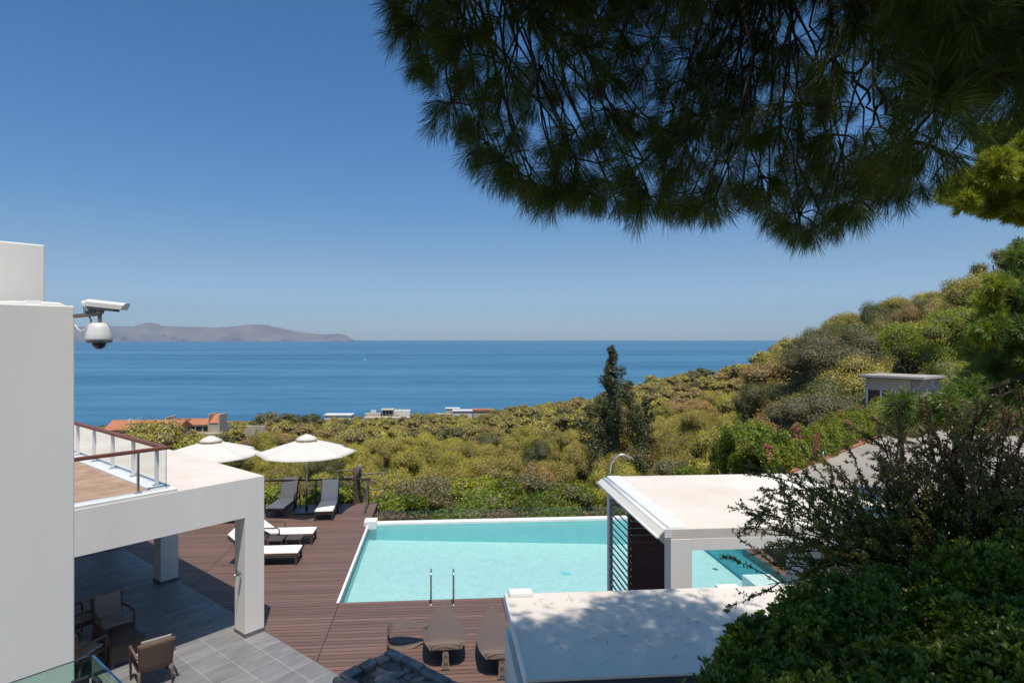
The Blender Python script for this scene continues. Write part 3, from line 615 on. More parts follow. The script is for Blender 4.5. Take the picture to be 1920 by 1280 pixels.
# litter on the front roof
rl=np.random.default_rng(9); nl_=260; lx=rl.uniform(.1,5,nl_); ly=-rl.uniform(.05,NLa-.05,nl_); la=rl.uniform(0,3.14,nl_); ll=rl.uniform(.02,.05,nl_); w_=.0016
lv_=np.stack([np.stack([lx+s1*np.cos(la)*ll+s2*np.sin(la)*w_,ly+s1*np.sin(la)*ll-s2*np.cos(la)*w_,np.full(nl_,Z2+.004)],-1) for s1,s2 in ((-1,-1),(1,-1),(1,1),(-1,1))],1)
li=fastmesh('needle_litter',lv_,4,M('dry_needles',(.20,.12,.06),(.10,.06,.03),9,.8)); li.location=(f0.x,f0.y,0); li.rotation_euler=(0,0,PA); tag(li,'dry fallen pine needles scattered over the foreground roof','litter',kind='stuff')
# patio chairs and table
def chair(loc,rz,label,mw=m_wicker):
    o=empty('patio_chair',loc,rz,label,'chair','wicker armchairs around the patio table')
    # local: faces +y ; back at -y
    mt=weave('chair_wicker',(.20,.125,.085),(.10,.06,.042),40,40) if 'mt' not in chair.__dict__ else chair.mt
    chair.mt=mt
    MB().box(-.29,.29,-.27,.29,.33,.40).build('seat',mt,o,.015)
    m=MB(); cushion(m,.54,.52,.07,Matrix.Translation((0,-.25,.402))@Matrix.Rotation(R(90),4,'Z')); m.build('cushion',m_cush2,o)
    # curved back
    vs=[];fs=[];nx,nz=10,6
    for side in (0,1):
        for i in range(nx+1):
            for j in range(nz+1):
                x=-1+2*i/nx; z=j/nz; w=.27+.04*z; vs.append((x*w,-.27-.12*z-.05*(1-x*x)+side*.03,.34+.56*z-.02*x*x*z))
    K=(nx+1)*(nz+1)
    for sd in (0,1):
        for i in range(nx):
            for j in range(nz): a=sd*K+i*(nz+1)+j; fs.append((a,a+1,a+nz+2,a+nz+1))
    for i in range(nx):
        a=i*(nz+1); fs.append((a,a+nz+1,K+a+nz+1,K+a)); a+=nz; fs.append((a,a+nz+1,K+a+nz+1,K+a))
    for j in range(nz): fs.append((j,j+1,K+j+1,K+j)); a=nx*(nz+1)+j; fs.append((a,a+1,K+a+1,K+a))
    MB().add(vs,fs,True).build('backrest',mt,o)
    m=MB(); cushion(m,.50,.50,.05,Matrix.Translation((0,-.205,.44))@Matrix.Rotation(R(13),4,'X')@Matrix.Rotation(R(90),4,'Z')@Matrix.Rotation(R(-90),4,'Y')); m.build('back_cushion',m_cush2,o)
    for sx in (-1,1):
        MB().tube([(sx*.30,-.34,.62),(sx*.315,-.05,.645),(sx*.315,.27,.63),(sx*.31,.30,.55),(sx*.30,.28,0)],[.022,.026,.026,.024,.02],8).build('armrest',mt,o)
        MB().tube([(sx*.27,-.27,.36),(sx*.27,-.31,0)],[.028,.02],8).build('leg',mt,o)
    return o
ch=P(262,1282,0)
tbl=Vector((-7.35,12.23,0))
tb=empty('patio_table',(tbl.x,tbl.y,0),BA,'low dark rectangular patio table in the terrace shade','table')
Box('tabletop',m_dwicker,-.315,.315,-.49,.49,.39,.43,tb,.008)
for x in (-.28,.28):
    for y in (-.45,.45): Box('leg',m_dwicker,x-.03,x+.03,y-.03,y+.03,0,.39,tb,.005)
MB().box(-.28,.28,-.47,-.46,.06,.39).box(-.29,-.28,-.45,.45,.06,.39).build('apron',m_dwicker,tb)
gl=P(208,1188,.43); go=MB().lathe([(.035,0),(.04,.10),(.036,.10),(.03,.01)],16).build('drinking_glass',sheet('tumbler_glass',(.8,.85,.88))); go.location=(gl.x,gl.y,.431); tag(go,'clear glass tumbler standing on the dark patio table','glass')
chair(Vector((-6.2,11.33,0)),R(40),'wicker armchair half in the sun with its back to the camera')
chair(Vector((-7.82,12.78,0)),BA+R(180),'dark armchair in shade on the far side of the patio table')
chair(P(140,1200,0),BA+R(-80),'dark armchair in shade beside the tall white wall edge')
chair(P(150,1262,0),BA-R(60),'armchair behind the glass balustrade corner with one arm in the sun')
# ================= vegetation
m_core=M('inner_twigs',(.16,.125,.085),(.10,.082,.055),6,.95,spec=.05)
def unit(v): return v/np.maximum(np.linalg.norm(v,axis=-1,keepdims=True),1e-6)
def rdir(rng,n): return unit(rng.normal(size=(n,3)))
def cards(rng,Pn,size,nrm=None,wild=1.0,asp=.55):
    """diamond leaf quads; nrm biases the facing"""
    n=len(Pn); d=rdir(rng,n)*wild
    if nrm is not None: d=d+nrm
    nn=unit(d); t=unit(np.cross(nn,rdir(rng,n))); b=np.cross(nn,t); s=np.broadcast_to(np.asarray(size),(n,)).reshape(n,1)
    return np.stack([Pn-t*s*.5,Pn+b*s*asp*.5,Pn+t*s*.5,Pn-b*s*asp*.5],1)
def blobcrown(rng,R_,Hc,nb,nt,size,flat=.75,z0=0,wild=.8,br=(.32,.5),low=-.35,spread=.72,asp=.6):
    c=rdir(rng,nb); c[:,2]=c[:,2]*.8+.15; rad=rng.uniform(.35,1,nb)[:,None]**.5
    C=c*rad*np.array([R_*spread,R_*spread,Hc*.5*.8])+np.array([0,0,z0+Hc*.5]); r=rng.uniform(*br,nb)*R_
    w=r**2/np.sum(r**2); k=rng.choice(nb,nt,p=w); d=rdir(rng,nt); d[:,2]=np.where(d[:,2]<low,-d[:,2]*.6,d[:,2]); d=unit(d)
    rr=r[k]*rng.uniform(.76,1.2,nt); pos=C[k]+d*rr[:,None]*np.array([1,1,flat]); pos+=rng.normal(size=pos.shape)*R_*.045
    # solid core for each clump's inner twigs, added to block light
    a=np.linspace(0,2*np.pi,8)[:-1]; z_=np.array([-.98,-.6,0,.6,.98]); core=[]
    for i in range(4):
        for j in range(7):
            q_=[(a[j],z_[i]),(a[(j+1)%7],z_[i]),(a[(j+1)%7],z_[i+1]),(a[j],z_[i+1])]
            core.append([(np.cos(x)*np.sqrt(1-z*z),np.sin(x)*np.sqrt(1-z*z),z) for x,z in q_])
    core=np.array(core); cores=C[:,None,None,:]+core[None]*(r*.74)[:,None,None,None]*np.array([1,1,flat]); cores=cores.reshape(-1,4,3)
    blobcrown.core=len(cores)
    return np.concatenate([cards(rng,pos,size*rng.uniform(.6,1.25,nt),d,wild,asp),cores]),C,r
m_pine=leafmat('pine_foliage_olive',(.19,.17,.032),(.40,.33,.048),(.64,.50,.085),.2,.35)
m_pine_y=leafmat('pine_foliage_yellow',(.24,.23,.03),(.48,.42,.045),(.72,.60,.08),.22,.35)
m_pine_b=leafmat('pine_foliage_brown',(.22,.15,.05),(.42,.27,.07),(.58,.37,.11),.15,.35)
m_pine_d=leafmat('pine_foliage_dark',(.065,.085,.018),(.12,.135,.026),(.2,.19,.04),.25,.35)
m_grey=leafmat('grey_green_foliage',(.12,.115,.045),(.22,.195,.07),(.33,.28,.12),.3,.4)
m_cyp=leafmat('cypress_foliage',(.03,.045,.014),(.075,.09,.025),(.20,.16,.06),.2,.6)
m_bright=leafmat('bright_leaf',(.12,.20,.015),(.28,.34,.018),(.62,.52,.04),.4,.9)
m_hedge=leafmat('hedge_leaf',(.07,.13,.015),(.16,.21,.02),(.30,.30,.03),.35,.9,.5,.02)
m_lime=leafmat('sunlit_pine_needles',(.17,.22,.012),(.32,.36,.02),(.48,.48,.05),.45,.9)
m_dg=leafmat('deep_green_needles',(.06,.12,.016),(.13,.20,.022),(.26,.33,.04),.3,.8)
def trunk(parent,rng,h,r,C=None,mat_=None,lean=.3,nl=7):
    m=MB(); p=[(0,0,-1.0)]; x=y=0
    for i in range(5):
        x+=rng.uniform(-lean,lean)*.5; y+=rng.uniform(-lean,lean)*.5; p.append((x,y,h*(i+1)/5))
    m.tube(p,[r*1.3,r,r*.85,r*.7,r*.5,r*.3],7)
    if C is not None:
        for c in C[:nl]:
            t=rng.uniform(.45,.85); a=Vector(p[0]).lerp(Vector(p[-1]),t); a=Vector((p[3][0],p[3][1],max(h*t,.2))); b=Vector(c); mid=a.lerp(b,.5)+Vector((0,0,-.1*h*.3))
            m.tube([a,mid,b],[r*.4,r*.28,r*.12],5)
    return m.build('trunk',mat_ or m_bark,parent)
def tree(name,label,cat,loc,R_,Ht,nb,nt,size,mat_,seed,group=None,base=.35,flat=.75,**kw):
    rng=np.random.default_rng(seed); o=empty(name,loc,0,label,cat,group); hc=Ht*(1-base)
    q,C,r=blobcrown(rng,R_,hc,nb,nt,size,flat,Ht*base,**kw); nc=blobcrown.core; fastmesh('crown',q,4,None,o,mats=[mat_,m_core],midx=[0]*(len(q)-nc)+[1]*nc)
    trunk(o,rng,Ht*.8,max(.06,Ht*.018),C); return o
m_mix=leafmat('grey_brown_foliage',(.09,.085,.03),(.18,.16,.055),(.30,.24,.10),.25,.5)
# prototypes: pines
PH=[]
for s in range(7):
    R_=3.6+.25*(s%3); PH.append(tree('pine_tree','x','tree',(0,0,0),R_,7.6,15+s%4*3,17000,.17,m_pine,100+s,br=(.2,.40),low=-.3,wild=.6,asp=.45,spread=.8))
used=[False]*7
rng=np.random.default_rng(11)
MT=[(m_pine,'olive green'),(m_pine_y,'yellow green'),(m_pine_b,'brownish'),(m_pine_d,'dark green')]
pts=[]; tries=0
def okpos(x,y,sp):
    for (a,b,s) in pts:
        if (a-x)**2+(b-y)**2<((sp+s)*.5)**2: return False
    return True
cand=[]
NT=285
while len(cand)<NT and tries<60000:
    tries+=1
    Y=rng.uniform(44,160); Y=max(Y,44)+ (Y<62)*0; u=rng.uniform(380,1990)
    if u<1300 and Y<62: continue
    if rng.uniform()>Y/160+.35: continue
    if u<600 and rng.uniform()<.3: continue
    if Y<46 and u>1480: continue
    if u>1600 and Y>150: continue
    x=(u-U0)/F*Y
    if ztop(u,Y)-ground(u,Y)<4.2: continue
    if u>1480 and Y<62 and u<1900 and Y<44+ (u-1480)*.03: continue
    Rw=3.0+.013*(Y-50)+rng.uniform(-.6,.9); sp=Rw*1.62
    if not okpos(x,Y,sp): continue
    pts.append((x,Y,sp)); cand.append((u,Y,x,Rw))
def region2(u,Y,sc):
    if u>1780: a='at the far right edge'
    elif u>1620: a='above the gatehouse'
    elif u>1480: a='left of the gatehouse'
    elif u>1330: a='above the flowering hedge'
    elif u>1215: a='above the pavilion roof'
    elif u>1100: a='around the tall cypress'
    elif u>1000: a='left of the tall cypress'
    elif u>880: a='behind the pool centre'
    elif u>760: a='behind the left of the pool'
    elif u>670: a='right of the umbrellas'
    elif u>570: a='behind the right umbrella'
    elif u>470: a='between the umbrellas'
    else: a='behind the left umbrella'
    b='nearest row' if Y<72 else 'second row' if Y<88 else 'third row' if Y<105 else 'fourth row' if Y<130 else 'farthest row'
    return f'{a}, {b}'
def region(u,Y):
    if u>1430: a='on the steep slope at right' if Y<95 else 'along the hill crest at right'
    elif u>1110: a='right of the tall dark cypress'
    elif u>720: a='behind the swimming pool'
    else: a='behind the white umbrellas'
    b='in the nearest rows' if Y<68 else ('in the middle rows' if Y<115 else 'in the far rows')
    return a if u>1430 and Y>=95 else a+' '+b
for i,(u,Y,x,Rw) in enumerate(cand):
    v=int(rng.integers(0,7)); 
    if u>1430: w=[.45,.2,.12,.23]
    elif u>1110: w=[.36,.34,.2,.10]
    else: w=[.45,.32,.13,.10]
    mi=int(rng.choice(4,p=w)); g=gz(x,Y); hh=float(ztop(u,np.float64(Y)))-g+rng.uniform(-1.1,.9)*(1.0+.018*Y); sz=max(hh/7.4,.55); sc=Rw/3.7
    o=PH[v] if not used[v] else copy_tree(PH[v]); 
    o.location=(x,Y,g-.1); o.rotation_euler=(0,0,rng.uniform(0,6.28)); o.scale=(sc*rng.uniform(.92,1.1),sc*rng.uniform(.92,1.1),min(sz,1.9))
    cr=[c for c in o.children if c.name.startswith('crown')][0]
    if used[v]==False: used[v]=True
    cr.material_slots[0].link='OBJECT'; cr.material_slots[0].material=MT[mi][0]
    lab=f'{MT[mi][1]} pine {region(u,Y)}'
    if u>1430 and Y>=95: lab=f'{MT[mi][1]} pine {region(u,Y)}'
    szw='broad' if Rw>3.9 else 'narrow'
    if sz>1.25: szw='tall '+szw
    lab=f'{szw} {MT[mi][1]} pine {region2(u,Y,sc)}'
    tag(o,lab,'tree','pines of the wooded slope')
from collections import defaultdict
_g=defaultdict(list)
for o in bpy.data.objects:
    if o.get('group')=='pines of the wooded slope' and o.parent is None: _g[o['label']].append(o)
_ord=['first','second','third','fourth','fifth','sixth','seventh','eighth','ninth','tenth']
for lb,os_ in _g.items():
    if len(os_)<2: continue
    os_.sort(key=lambda o:o.location.x/o.location.y)
    for k_,o in enumerate(os_[:10]): o['label']=lb+(', the left one',', the right one')[k_] if len(os_)==2 else lb+', '+_ord[k_]+' from left'
# far wood: one mass
FW=[]
for s in range(6):
    r2=np.random.default_rng(300+s); q,_,_=blobcrown(r2,3.6,5.2,12,800,.42,.8,1.4,br=(.24,.42),low=-.25,wild=.6); FW.append(q); FC=blobcrown.core
out=[]; n=0; rows=[]
r3=np.random.default_rng(77)
guard=0
while n<1500 and guard<40000:
    guard+=1
    Y=math.sqrt(r3.uniform(138**2,500**2)); u=r3.uniform(150,1500)
    if Y>float(np.interp(u,TU,TYf))+25: continue
    x=(u-U0)/F*Y; 
    if not okpos(x,Y,6.5 if Y<300 else 5): continue
    pts.append((x,Y,6.5))
    g=gz(x,Y); 
    if g<SEA+1: continue
    a=r3.uniform(0,6.28); s=r3.uniform(.95,1.5); c_,s_=math.cos(a),math.sin(a); q=FW[n%6]*s; q=q@np.array([[c_,s_,0],[-s_,c_,0],[0,0,1]]); out.append(q*np.array([1,1,1/s**.4])+np.array([x,Y,g+2.4+r3.uniform(-2.6,2.4)])); rows.append(r3.choice(4,p=[.45,.28,.15,.12])); n+=1
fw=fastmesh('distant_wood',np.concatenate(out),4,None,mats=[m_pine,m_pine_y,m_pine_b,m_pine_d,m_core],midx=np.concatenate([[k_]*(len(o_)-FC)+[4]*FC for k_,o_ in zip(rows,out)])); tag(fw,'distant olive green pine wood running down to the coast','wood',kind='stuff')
# understory scrub over the near slope
r3=np.random.default_rng(78); N=26000
Yq=np.sqrt(r3.uniform(36**2,110**2,N)); uq=r3.uniform(300,2000,N); zq=ground(uq,Yq); keep=~((uq>1400)&(Yq<44)); Yq,uq,zq=Yq[keep],uq[keep],zq[keep]
n=len(Yq); pos=np.stack([(uq-U0)/F*Yq,Yq,zq+r3.uniform(0,1.0,n)],-1); pos=np.repeat(pos,4,0)+r3.normal(size=(n*4,3))*.35
sc_=fastmesh('undergrowth',cards(r3,pos,.40,np.array([0,0,.6])),4,m_pine_d); tag(sc_,'low grey green scrub covering the ground between the pines','scrub',kind='stuff')
# special trees
def spec(name,label,u,v_top,Y,R_,Ht,mat_,seed,nb=12,nt=9000,size=.2,cat='tree',**kw):
    z=H-(v_top-V0)/F*Y; f_=.7 if Y<120 else 1; kw.setdefault('wild',.65); return tree(name,label,cat,((u-U0)/F*Y,Y,z-Ht),R_,Ht,nb,int(nt*(1.8 if f_<1 else 1)),size*f_,mat_,seed,**kw)
spec('pine_tree','large grey brown bushy pine rising left of the small stone gatehouse',1562,600,62,5.2,11,m_mix,501,nb=26,nt=30000,size=.2,base=.15,br=(.22,.38),group=None)
spec('pine_tree','large dark pine with tufted top right above the gatehouse',1650,598,75,5.5,11,m_pine_d,502,nb=20,nt=16000,size=.28,base=.2,br=(.22,.36))
spec('pine_tree','reddish brown drying pine at the left end of the hill crest',1452,668,85,4.6,9,m_pine_b,503,nb=16,nt=12000,size=.28,base=.15)
spec('pine_tree','open crowned brown green tree standing highest on the crest',1868,462,80,3.6,12,m_grey,504,nb=14,nt=5000,size=.25,base=.35,br=(.2,.3))
spec('pine_tree','olive pine with flat layered top just below the highest tree',1850,505,66,4.5,9,m_pine,505,nb=16,nt=14000,size=.24,base=.2,br=(.22,.36))
spec('pine_tree','bright lime green pine mass on the slope at upper right',1760,580,42,4.2,5.5,m_lime,506,nb=18,nt=16000,size=.17,base=.15,br=(.18,.3),wild=1.0)
spec('pine_tree','bright lime green rounded bush beside the low red panel wall',1790,672,40,2.3,3.4,m_lime,507,nb=12,nt=9000,size=.13,base=.05)
spec('pine_tree','olive pine on the slope directly behind the gatehouse roof',1600,670,52,3.6,6.5,m_pine,508,nb=14,nt=12000,size=.22,base=.1)
spec('pine_tree','olive yellow pine right behind the thin gatehouse cypress',1735,640,52,3.2,6.0,m_pine,509,nb=14,nt=12000,size=.22,base=.1)
spec('pine_tree','dark undershaded tree at the lower left of the gatehouse',1590,705,38,2.6,4.2,m_pine_d,510,nb=12,nt=12000,size=.16,base=.05)
spec('pine_tree','dark shaded tree beside the red flowered hedge',1520,735,36,2.3,3.6,m_grey,514,nb=12,nt=10000,size=.15,base=.05)
spec('pine_tree','sunlit lime green pine sapling in front of the gatehouse',1690,738,19,1.15,1.9,m_lime,511,nb=10,nt=7000,size=.09,base=.0,asp=.2,br=(.3,.45),wild=1.4)
spec('eucalyptus_tree','pale grey green upright tree at the shore right of the long house',507,768,330,7.5,14,m_grey,512,nb=14,nt=2500,size=.9,base=.15,low=-.8)
spec('shore_tree','broad olive tree in front of the orange roofed house',292,797,130,7.5,9,m_pine,513,nb=18,nt=9000,size=.5,base=.1)
spec('shore_tree','broad yellow green tree between the orange roofs and white umbrella',376,824,120,6.0,7,m_pine_y,515,nb=16,nt=7000,size=.45,base=.1)
def spreadrow(us,vt,Y,labels,mat_,R_,Ht,seed):
    for i,(u,v) in enumerate(zip(us,vt)): spec('shore_tree',labels[i],u,v,Y,R_,Ht,mat_,seed+i,nb=8,nt=1200,size=.9,base=.05)
spreadrow([440,463,540,585],[796,795,778,780],330,['dark bushy shore tree nearest the long house','dark bushy shore tree left of the upright pale tree','dark shore tree touching the right of the upright pale tree','dark shore tree left of the flat white roof'],m_pine_d,6,6,530)
def cypress(name,label,u,vt,vb,Y,Rb,seed,mat_=m_cyp,nt=9000,size=.22,rag=.25,group=None,pw=.8,tipw=.1):
    rng=np.random.default_rng(seed); o=empty(name,(0,0,0),0,label,'tree',group)
    zt=H-(vt-V0)/F*Y; zb=H-(vb-V0)/F*Y; o.location=((u-U0)/F*Y,Y,zb); Ht=zt-zb
    nb=95; t=rng.uniform(0,1,nb)**.8; t[:6]=np.linspace(.80,1,6); a=rng.uniform(0,6.28,nb); rad=Rb*(1-t)**pw+tipw*Rb
    off=rad*rng.uniform(.35,.85+rag,nb); off[:6]*=.25; C=np.stack([off*np.cos(a),off*np.sin(a),t*Ht*.97],-1); r=rad*rng.uniform(.25,.5,nb)+.05*Rb
    k=rng.choice(nb,nt,p=r**1.6/np.sum(r**1.6)); d=rdir(rng,nt); pos=C[k]+d*(r[k]*rng.uniform(.5,1.1,nt))[:,None]*np.array([1,1,1.3]); pos[:,2]=np.maximum(pos[:,2],.05)
    fastmesh('crown',cards(rng,pos,size*rng.uniform(.6,1.3,nt),d,.8),4,mat_,o)
    ce=MB().lathe([(Rb*.42*(1-q_)**1.1+.02,q_*Ht*.93) for q_ in np.linspace(0,1,9)],9).build('inner_foliage',m_cyp,o)
    m=MB(); m.tube([(0,0,-1),(0,0,Ht*.5),(0,0,Ht*.97)],[Rb*.08+.03,Rb*.05+.02,.015],6); m.build('trunk',m_bark,o); return o
cypress('cypress_tree','tall dark ragged cypress standing against the sea',1148,641,1000,85,5.3,601,nt=56000,size=.29,rag=.85,pw=.95,tipw=.06)
cypress('cypress_tree','slim dark cypress just right of the tall ragged one',1211,738,985,88,1.35,602,nt=9000,size=.28,rag=.3,pw=.5,tipw=.25)
cypress('cypress_tree','broad low dark cypress mass at the right foot of the tall ragged cypress',1190,850,1000,78,3.6,606,nt=12000,size=.28,rag=.5,pw=.5)
cypress('cypress_tree','narrow dark cypress behind the stone gatehouse',1707,628,702,46,.75,603,nt=7000,size=.15,rag=.2,pw=.35,tipw=.3)
for i,(u,v) in enumerate(((1342,822),(1364,821),(1389,813))):
    cypress('young_cypress',('leftmost of the three small green cypresses behind the pavilion roof','middle one of the three small green cypresses behind the pavilion roof','small green cypress next to the flowering hedge')[i],u,v,892,26,.26,610+i,m_hedge,3500,.07,.15,'three small cypresses',.45,.25)
# garden shrubs behind the pool
def shrub(name,label,u,vt,vb,Y,wpx,mat_,seed,nt=9000,size=.09,group='garden shrubs below the pool',nb=14,cat='shrub',wild=1.0,**kw):
    zt=H-(vt-V0)/F*Y; zb=H-(vb-V0)/F*Y; R_=wpx/2/F*Y; zb=min(zb,gz((u-U0)/F*Y,Y)+.1) if u<1200 else zb
    return tree(name,label,cat,((u-U0)/F*Y,Y,zb),R_,zt-zb,nb,nt,size,mat_,seed,group,base=0,wild=wild,**kw)
shr=[(520,905,955,24.6,70,m_bright,'bright green leafy shrub behind the left lounger'),(598,908,955,24.8,60,m_bright,'yellow green shrub between the two back loungers'),
(655,902,958,25,70,m_bright,'bright green shrub left of the dead tree stump'),(735,925,990,25.5,90,m_bright,'low bright shrub behind the pool corner block'),
(790,885,985,28,110,m_grey,'feathery grey green olive bush behind the pool'),(775,925,985,25.2,70,m_hedge,'dark leafy shrub below the olive bush'),
(880,890,985,27,100,m_bright,'yellow green leafy shrub behind the middle of the pool'),(945,900,985,26,90,m_hedge,'mid green shrub with round leaves behind the pool'),
(905,930,985,24.8,120,m_bright,'low bright green shrub against the glass fence'),(1010,930,985,25,120,m_hedge,'low green shrub in the ground cover slope right of centre'),
(1085,920,985,25.5,130,m_hedge,'glossy green mound left of the louvred pavilion'),(990,880,960,30,90,m_grey,'grey green bush above the glossy mound'),
(700,915,975,27,70,m_pine,'olive bush below the dead tree branches'),(840,905,985,26.5,70,m_grey,'thin greyish shrub between olive bush and yellow shrub'),
(1260,870,900,30,70,m_grey,'grey green bush behind the pavilion roof right of the cypress'),(1050,885,965,33,90,m_pine_d,'dark bush left of the tall cypress foot')]
for i,(u,vt,vb,Y,w,mt,lab) in enumerate(shr): shrub('garden_shrub',lab,u,vt,vb,Y,w,mt,700+i,nt=8000,size=.10)
hb=shrub('ground_cover','low hedge of dry reddish and green plants just behind the glass fence',940,958,1000,23.0,10,m_bright,740)
COL.objects.unlink(hb); 
for c in list(hb.children): COL.objects.unlink(c)
r3=np.random.default_rng(741); n=26000
bb=r3.uniform(-.2,13,n); aa=PW+.75+r3.uniform(0,1.1,n)**1.2; zz=-.65+r3.uniform(0,.55,n)+.12*np.sin(bb*3); pos=np.array(PO)+np.outer(bb,np.array(PB))+np.outer(aa,np.array(PAx)); pos[:,2]=zz
mi=(np.sin(bb*1.7)+r3.normal(size=n)*.5+ (bb<6)*.6>.6).astype(int)
g_=fastmesh('fence_hedge',cards(r3,pos,.10,np.array([0,-.3,.6])),4,None,mats=[m_hedge,leafmat('dry_leaf',(.10,.07,.03),(.20,.12,.05),(.25,.18,.08),.3,.9)],midx=mi); tag(g_,'low trimmed hedge with dry reddish patches behind the glass fence','hedge')
# dead stump
sl=Q(672,945,25.0); ds=empty('dead_tree',(sl.x,sl.y,sl.z-.8),0,'bleached dead tree stump with bare twisting branches beyond the railing','tree')
k=25/F
def dp(u,v,dy=0): return ((u-672)*k,dy,(945-v)*k+.8)
MB().tube([(0,0,-.8),dp(668,935),dp(669,905),dp(668,877)],[.20,.17,.15,.14],10).build('trunk',m_bark,ds)
MB().tube([dp(670,900),dp(675,888,-.2),dp(680,868,-.5)],[.12,.10,.085],9).build('cut_limb',m_greybark,ds)
for pts_ in ([(668,884),(655,880),(640,884),(633,880)],[(670,893),(650,894),(636,891)],[(672,890),(700,886),(715,889),(725,905),(728,925)],[(680,905),(700,917),(712,920)],[(720,918),(712,930),(700,934)],[(674,897),(700,900),(708,912),(720,918)],[(668,902),(655,908),(646,903)],[(672,888),(684,878)]):
    rs_=[.045*(1-.6*i/(len(pts_)-1)) for i in range(len(pts_))]; MB().tube([dp(u,v,(-.1 if i%2 else .15)*i) for i,(u,v) in enumerate(pts_)],rs_,6).build('branch',m_greybark,ds)
# ================= driveway, hedge, gatehouse
ZD=1.3
dv=MB(); pl=[P(1478,889,ZD),P(1560,856,ZD),P(1640,824,ZD),P(1690,806,ZD),P(1765,802,ZD),Vector((40,30,ZD)),Vector((40,10,ZD)),Vector((7.3,8,ZD)),Vector((7.3,14.3,ZD)),Vector((8.5,14.3,ZD)),Vector((8.5,20,ZD))]
dv.poly([(p.x,p.y) for p in pl],ZD-2.5,ZD); dw=dv.build('driveway',m_concrete); tag(dw,kind='structure')
gb_=MB(); pl=[Vector((8.3,18,0)),Vector((9.4,22.6,0)),Vector((12.5,27.5,0)),Vector((22,42,0)),Vector((45,45,0)),Vector((45,7.5,0)),Vector((7.25,7.5,0)),Vector((7.25,14.4,0)),Vector((8.3,14.4,0))]
gb_.poly([(p.x,p.y) for p in pl],-2.2,ZD-.03); g2=gb_.build('verge',m_soil); tag(g2,kind='structure')
# kerb edging
m_kerb=M('brick_edging',(.45,.17,.08),(.33,.13,.07),3,.9)
kb=MB(); e=[P(1478,889,ZD),P(1560,856,ZD),P(1640,824,ZD),P(1690,806,ZD)]
for a,b in zip(e[:-1],e[1:]): kb.bar(a+Vector((0,.08,.03)),b+Vector((0,.08,.03)),.16,.10)
ko=kb.build('kerb',m_kerb); tag(ko,kind='structure')
# hedge along the driveway
r3=np.random.default_rng(800)
def hedge(name,label,pts_,hts,width,mats,midf,n,size,seed):
    r=np.random.default_rng(seed); t=r.uniform(0,1,n); pp=np.array([tuple(p) for p in pts_]); s=np.linspace(0,1,len(pp)); c=np.stack([np.interp(t,s,pp[:,i]) for i in range(3)],-1); h=np.interp(t,s,hts)*(1+.16*np.sin(t*37)+.1*np.sin(t*91+1))
    d=unit(pp[-1]-pp[0]); nrm=np.array([-d[1],d[0],0]); ph=r.uniform(0,math.pi,n); rr=r.uniform(.75,1.05,n)*(1+.1*np.sin(t*60+ph*4)); w=width/2
    pos=c+nrm*(w*rr*np.cos(ph))[:,None]; pos[:,2]+=h*rr*np.sin(ph)**.7+.02; nn=nrm*np.cos(ph)[:,None]+np.array([0,0,1])*np.sin(ph)[:,None]
    return tag(fastmesh(name,cards(r,pos,size*r.uniform(.6,1.3,n),nn,1.0),4,None,mats=mats,midx=midf(t,ph,r,n)),label,'hedge')
m_flower=leafmat('magenta_flower',(.45,.02,.09),(.60,.03,.14),(.65,.10,.22),.4,.9)
m_orange=leafmat('orange_flower',(.50,.09,.03),(.60,.13,.05),(.6,.2,.08),.4,.9)
def mf(t,ph,r,n): 
    c=(np.sin(t*23)+np.sin(t*57+ph*5)+r.normal(size=n)*.45>1.75)&(ph>.9)&(r.uniform(size=n)<.8); o=(np.abs(t-.72)<.04)&(ph<1.2)&(r.uniform(size=n)<.35); return np.where(o,2,np.where(c,1,0))
hp=[P(1415,895,ZD)+Vector((0,.5,0)),P(1500,882,ZD)+Vector((-.3,.8,0)),P(1580,850,ZD)+Vector((-.5,.6,0)),P(1640,822,ZD)+Vector((-.6,.7,0)),P(1660,812,ZD)+Vector((-.7,.6,0))]
hedge('flowering_hedge','green hedge with magenta bougainvillea flowers along the driveway',[(*p[:2],ZD-.1) for p in hp],[.95,1.2,1.25,1.25,1.2],1.5,[m_hedge,m_flower,m_orange],mf,52000,.10,801)
hedge('oleander_hedge','bright green lance leaved hedge at the left of the flowering hedge',[(*Vector((9.6,24.6)),ZD-.2),(*Vector((11.6,25.4)),ZD-.2)],[1.4,1.5],1.3,[m_bright],lambda t,ph,r,n:np.zeros(n),16000,.09,802)
# slope behind the pavilion, left of the hedge
shrub('garden_shrub','leafy shrub between the cypress row and pavilion roof',1300,880,905,27,60,m_hedge,760)
# bollard light
pb=P(1543,866,ZD); bl=empty('bollard_light',pb,0,'slim grey bollard light at the driveway edge in front of the hedge','bollard'); MB().tube([(0,0,0),(0,0,.45)],.035,12).build('post',m_steel,bl); MB().lathe([(.045,0),(.05,.03),(.04,.07)],12,(0,0,.45)).build('lamp_head',m_dsteel,bl)
# gatehouse
GHp=Vector(((1729-U0)/F*34,34,0)); gh=empty('gatehouse',(GHp.x,GHp.y,ZD),R(35),'small flat roofed gatehouse with a light stone wall beyond the driveway','building')
m_lst=rubble('light_stone',(.42,.37,.31),(.62,.56,.48),(.45,.42,.38),4.2)
m_red=M('dark_red_panel',(.10,.03,.028),None,3,.4)
GHh=H-(736-V0)/F*34-ZD
zt=H-(712-V0)/F*34-ZD; zl=H-(736-V0)/F*34-ZD
MB().box(-.02,.25,-.0,2.9,0,zt-.0).box(.25,2.4,-.0,2.9,0,zt-.01).build('stone_wall',m_lst,gh) 
MB().box(-.0,.0+2.3,.45,4,0,.01).build('floor_slab',m_concrete,gh)
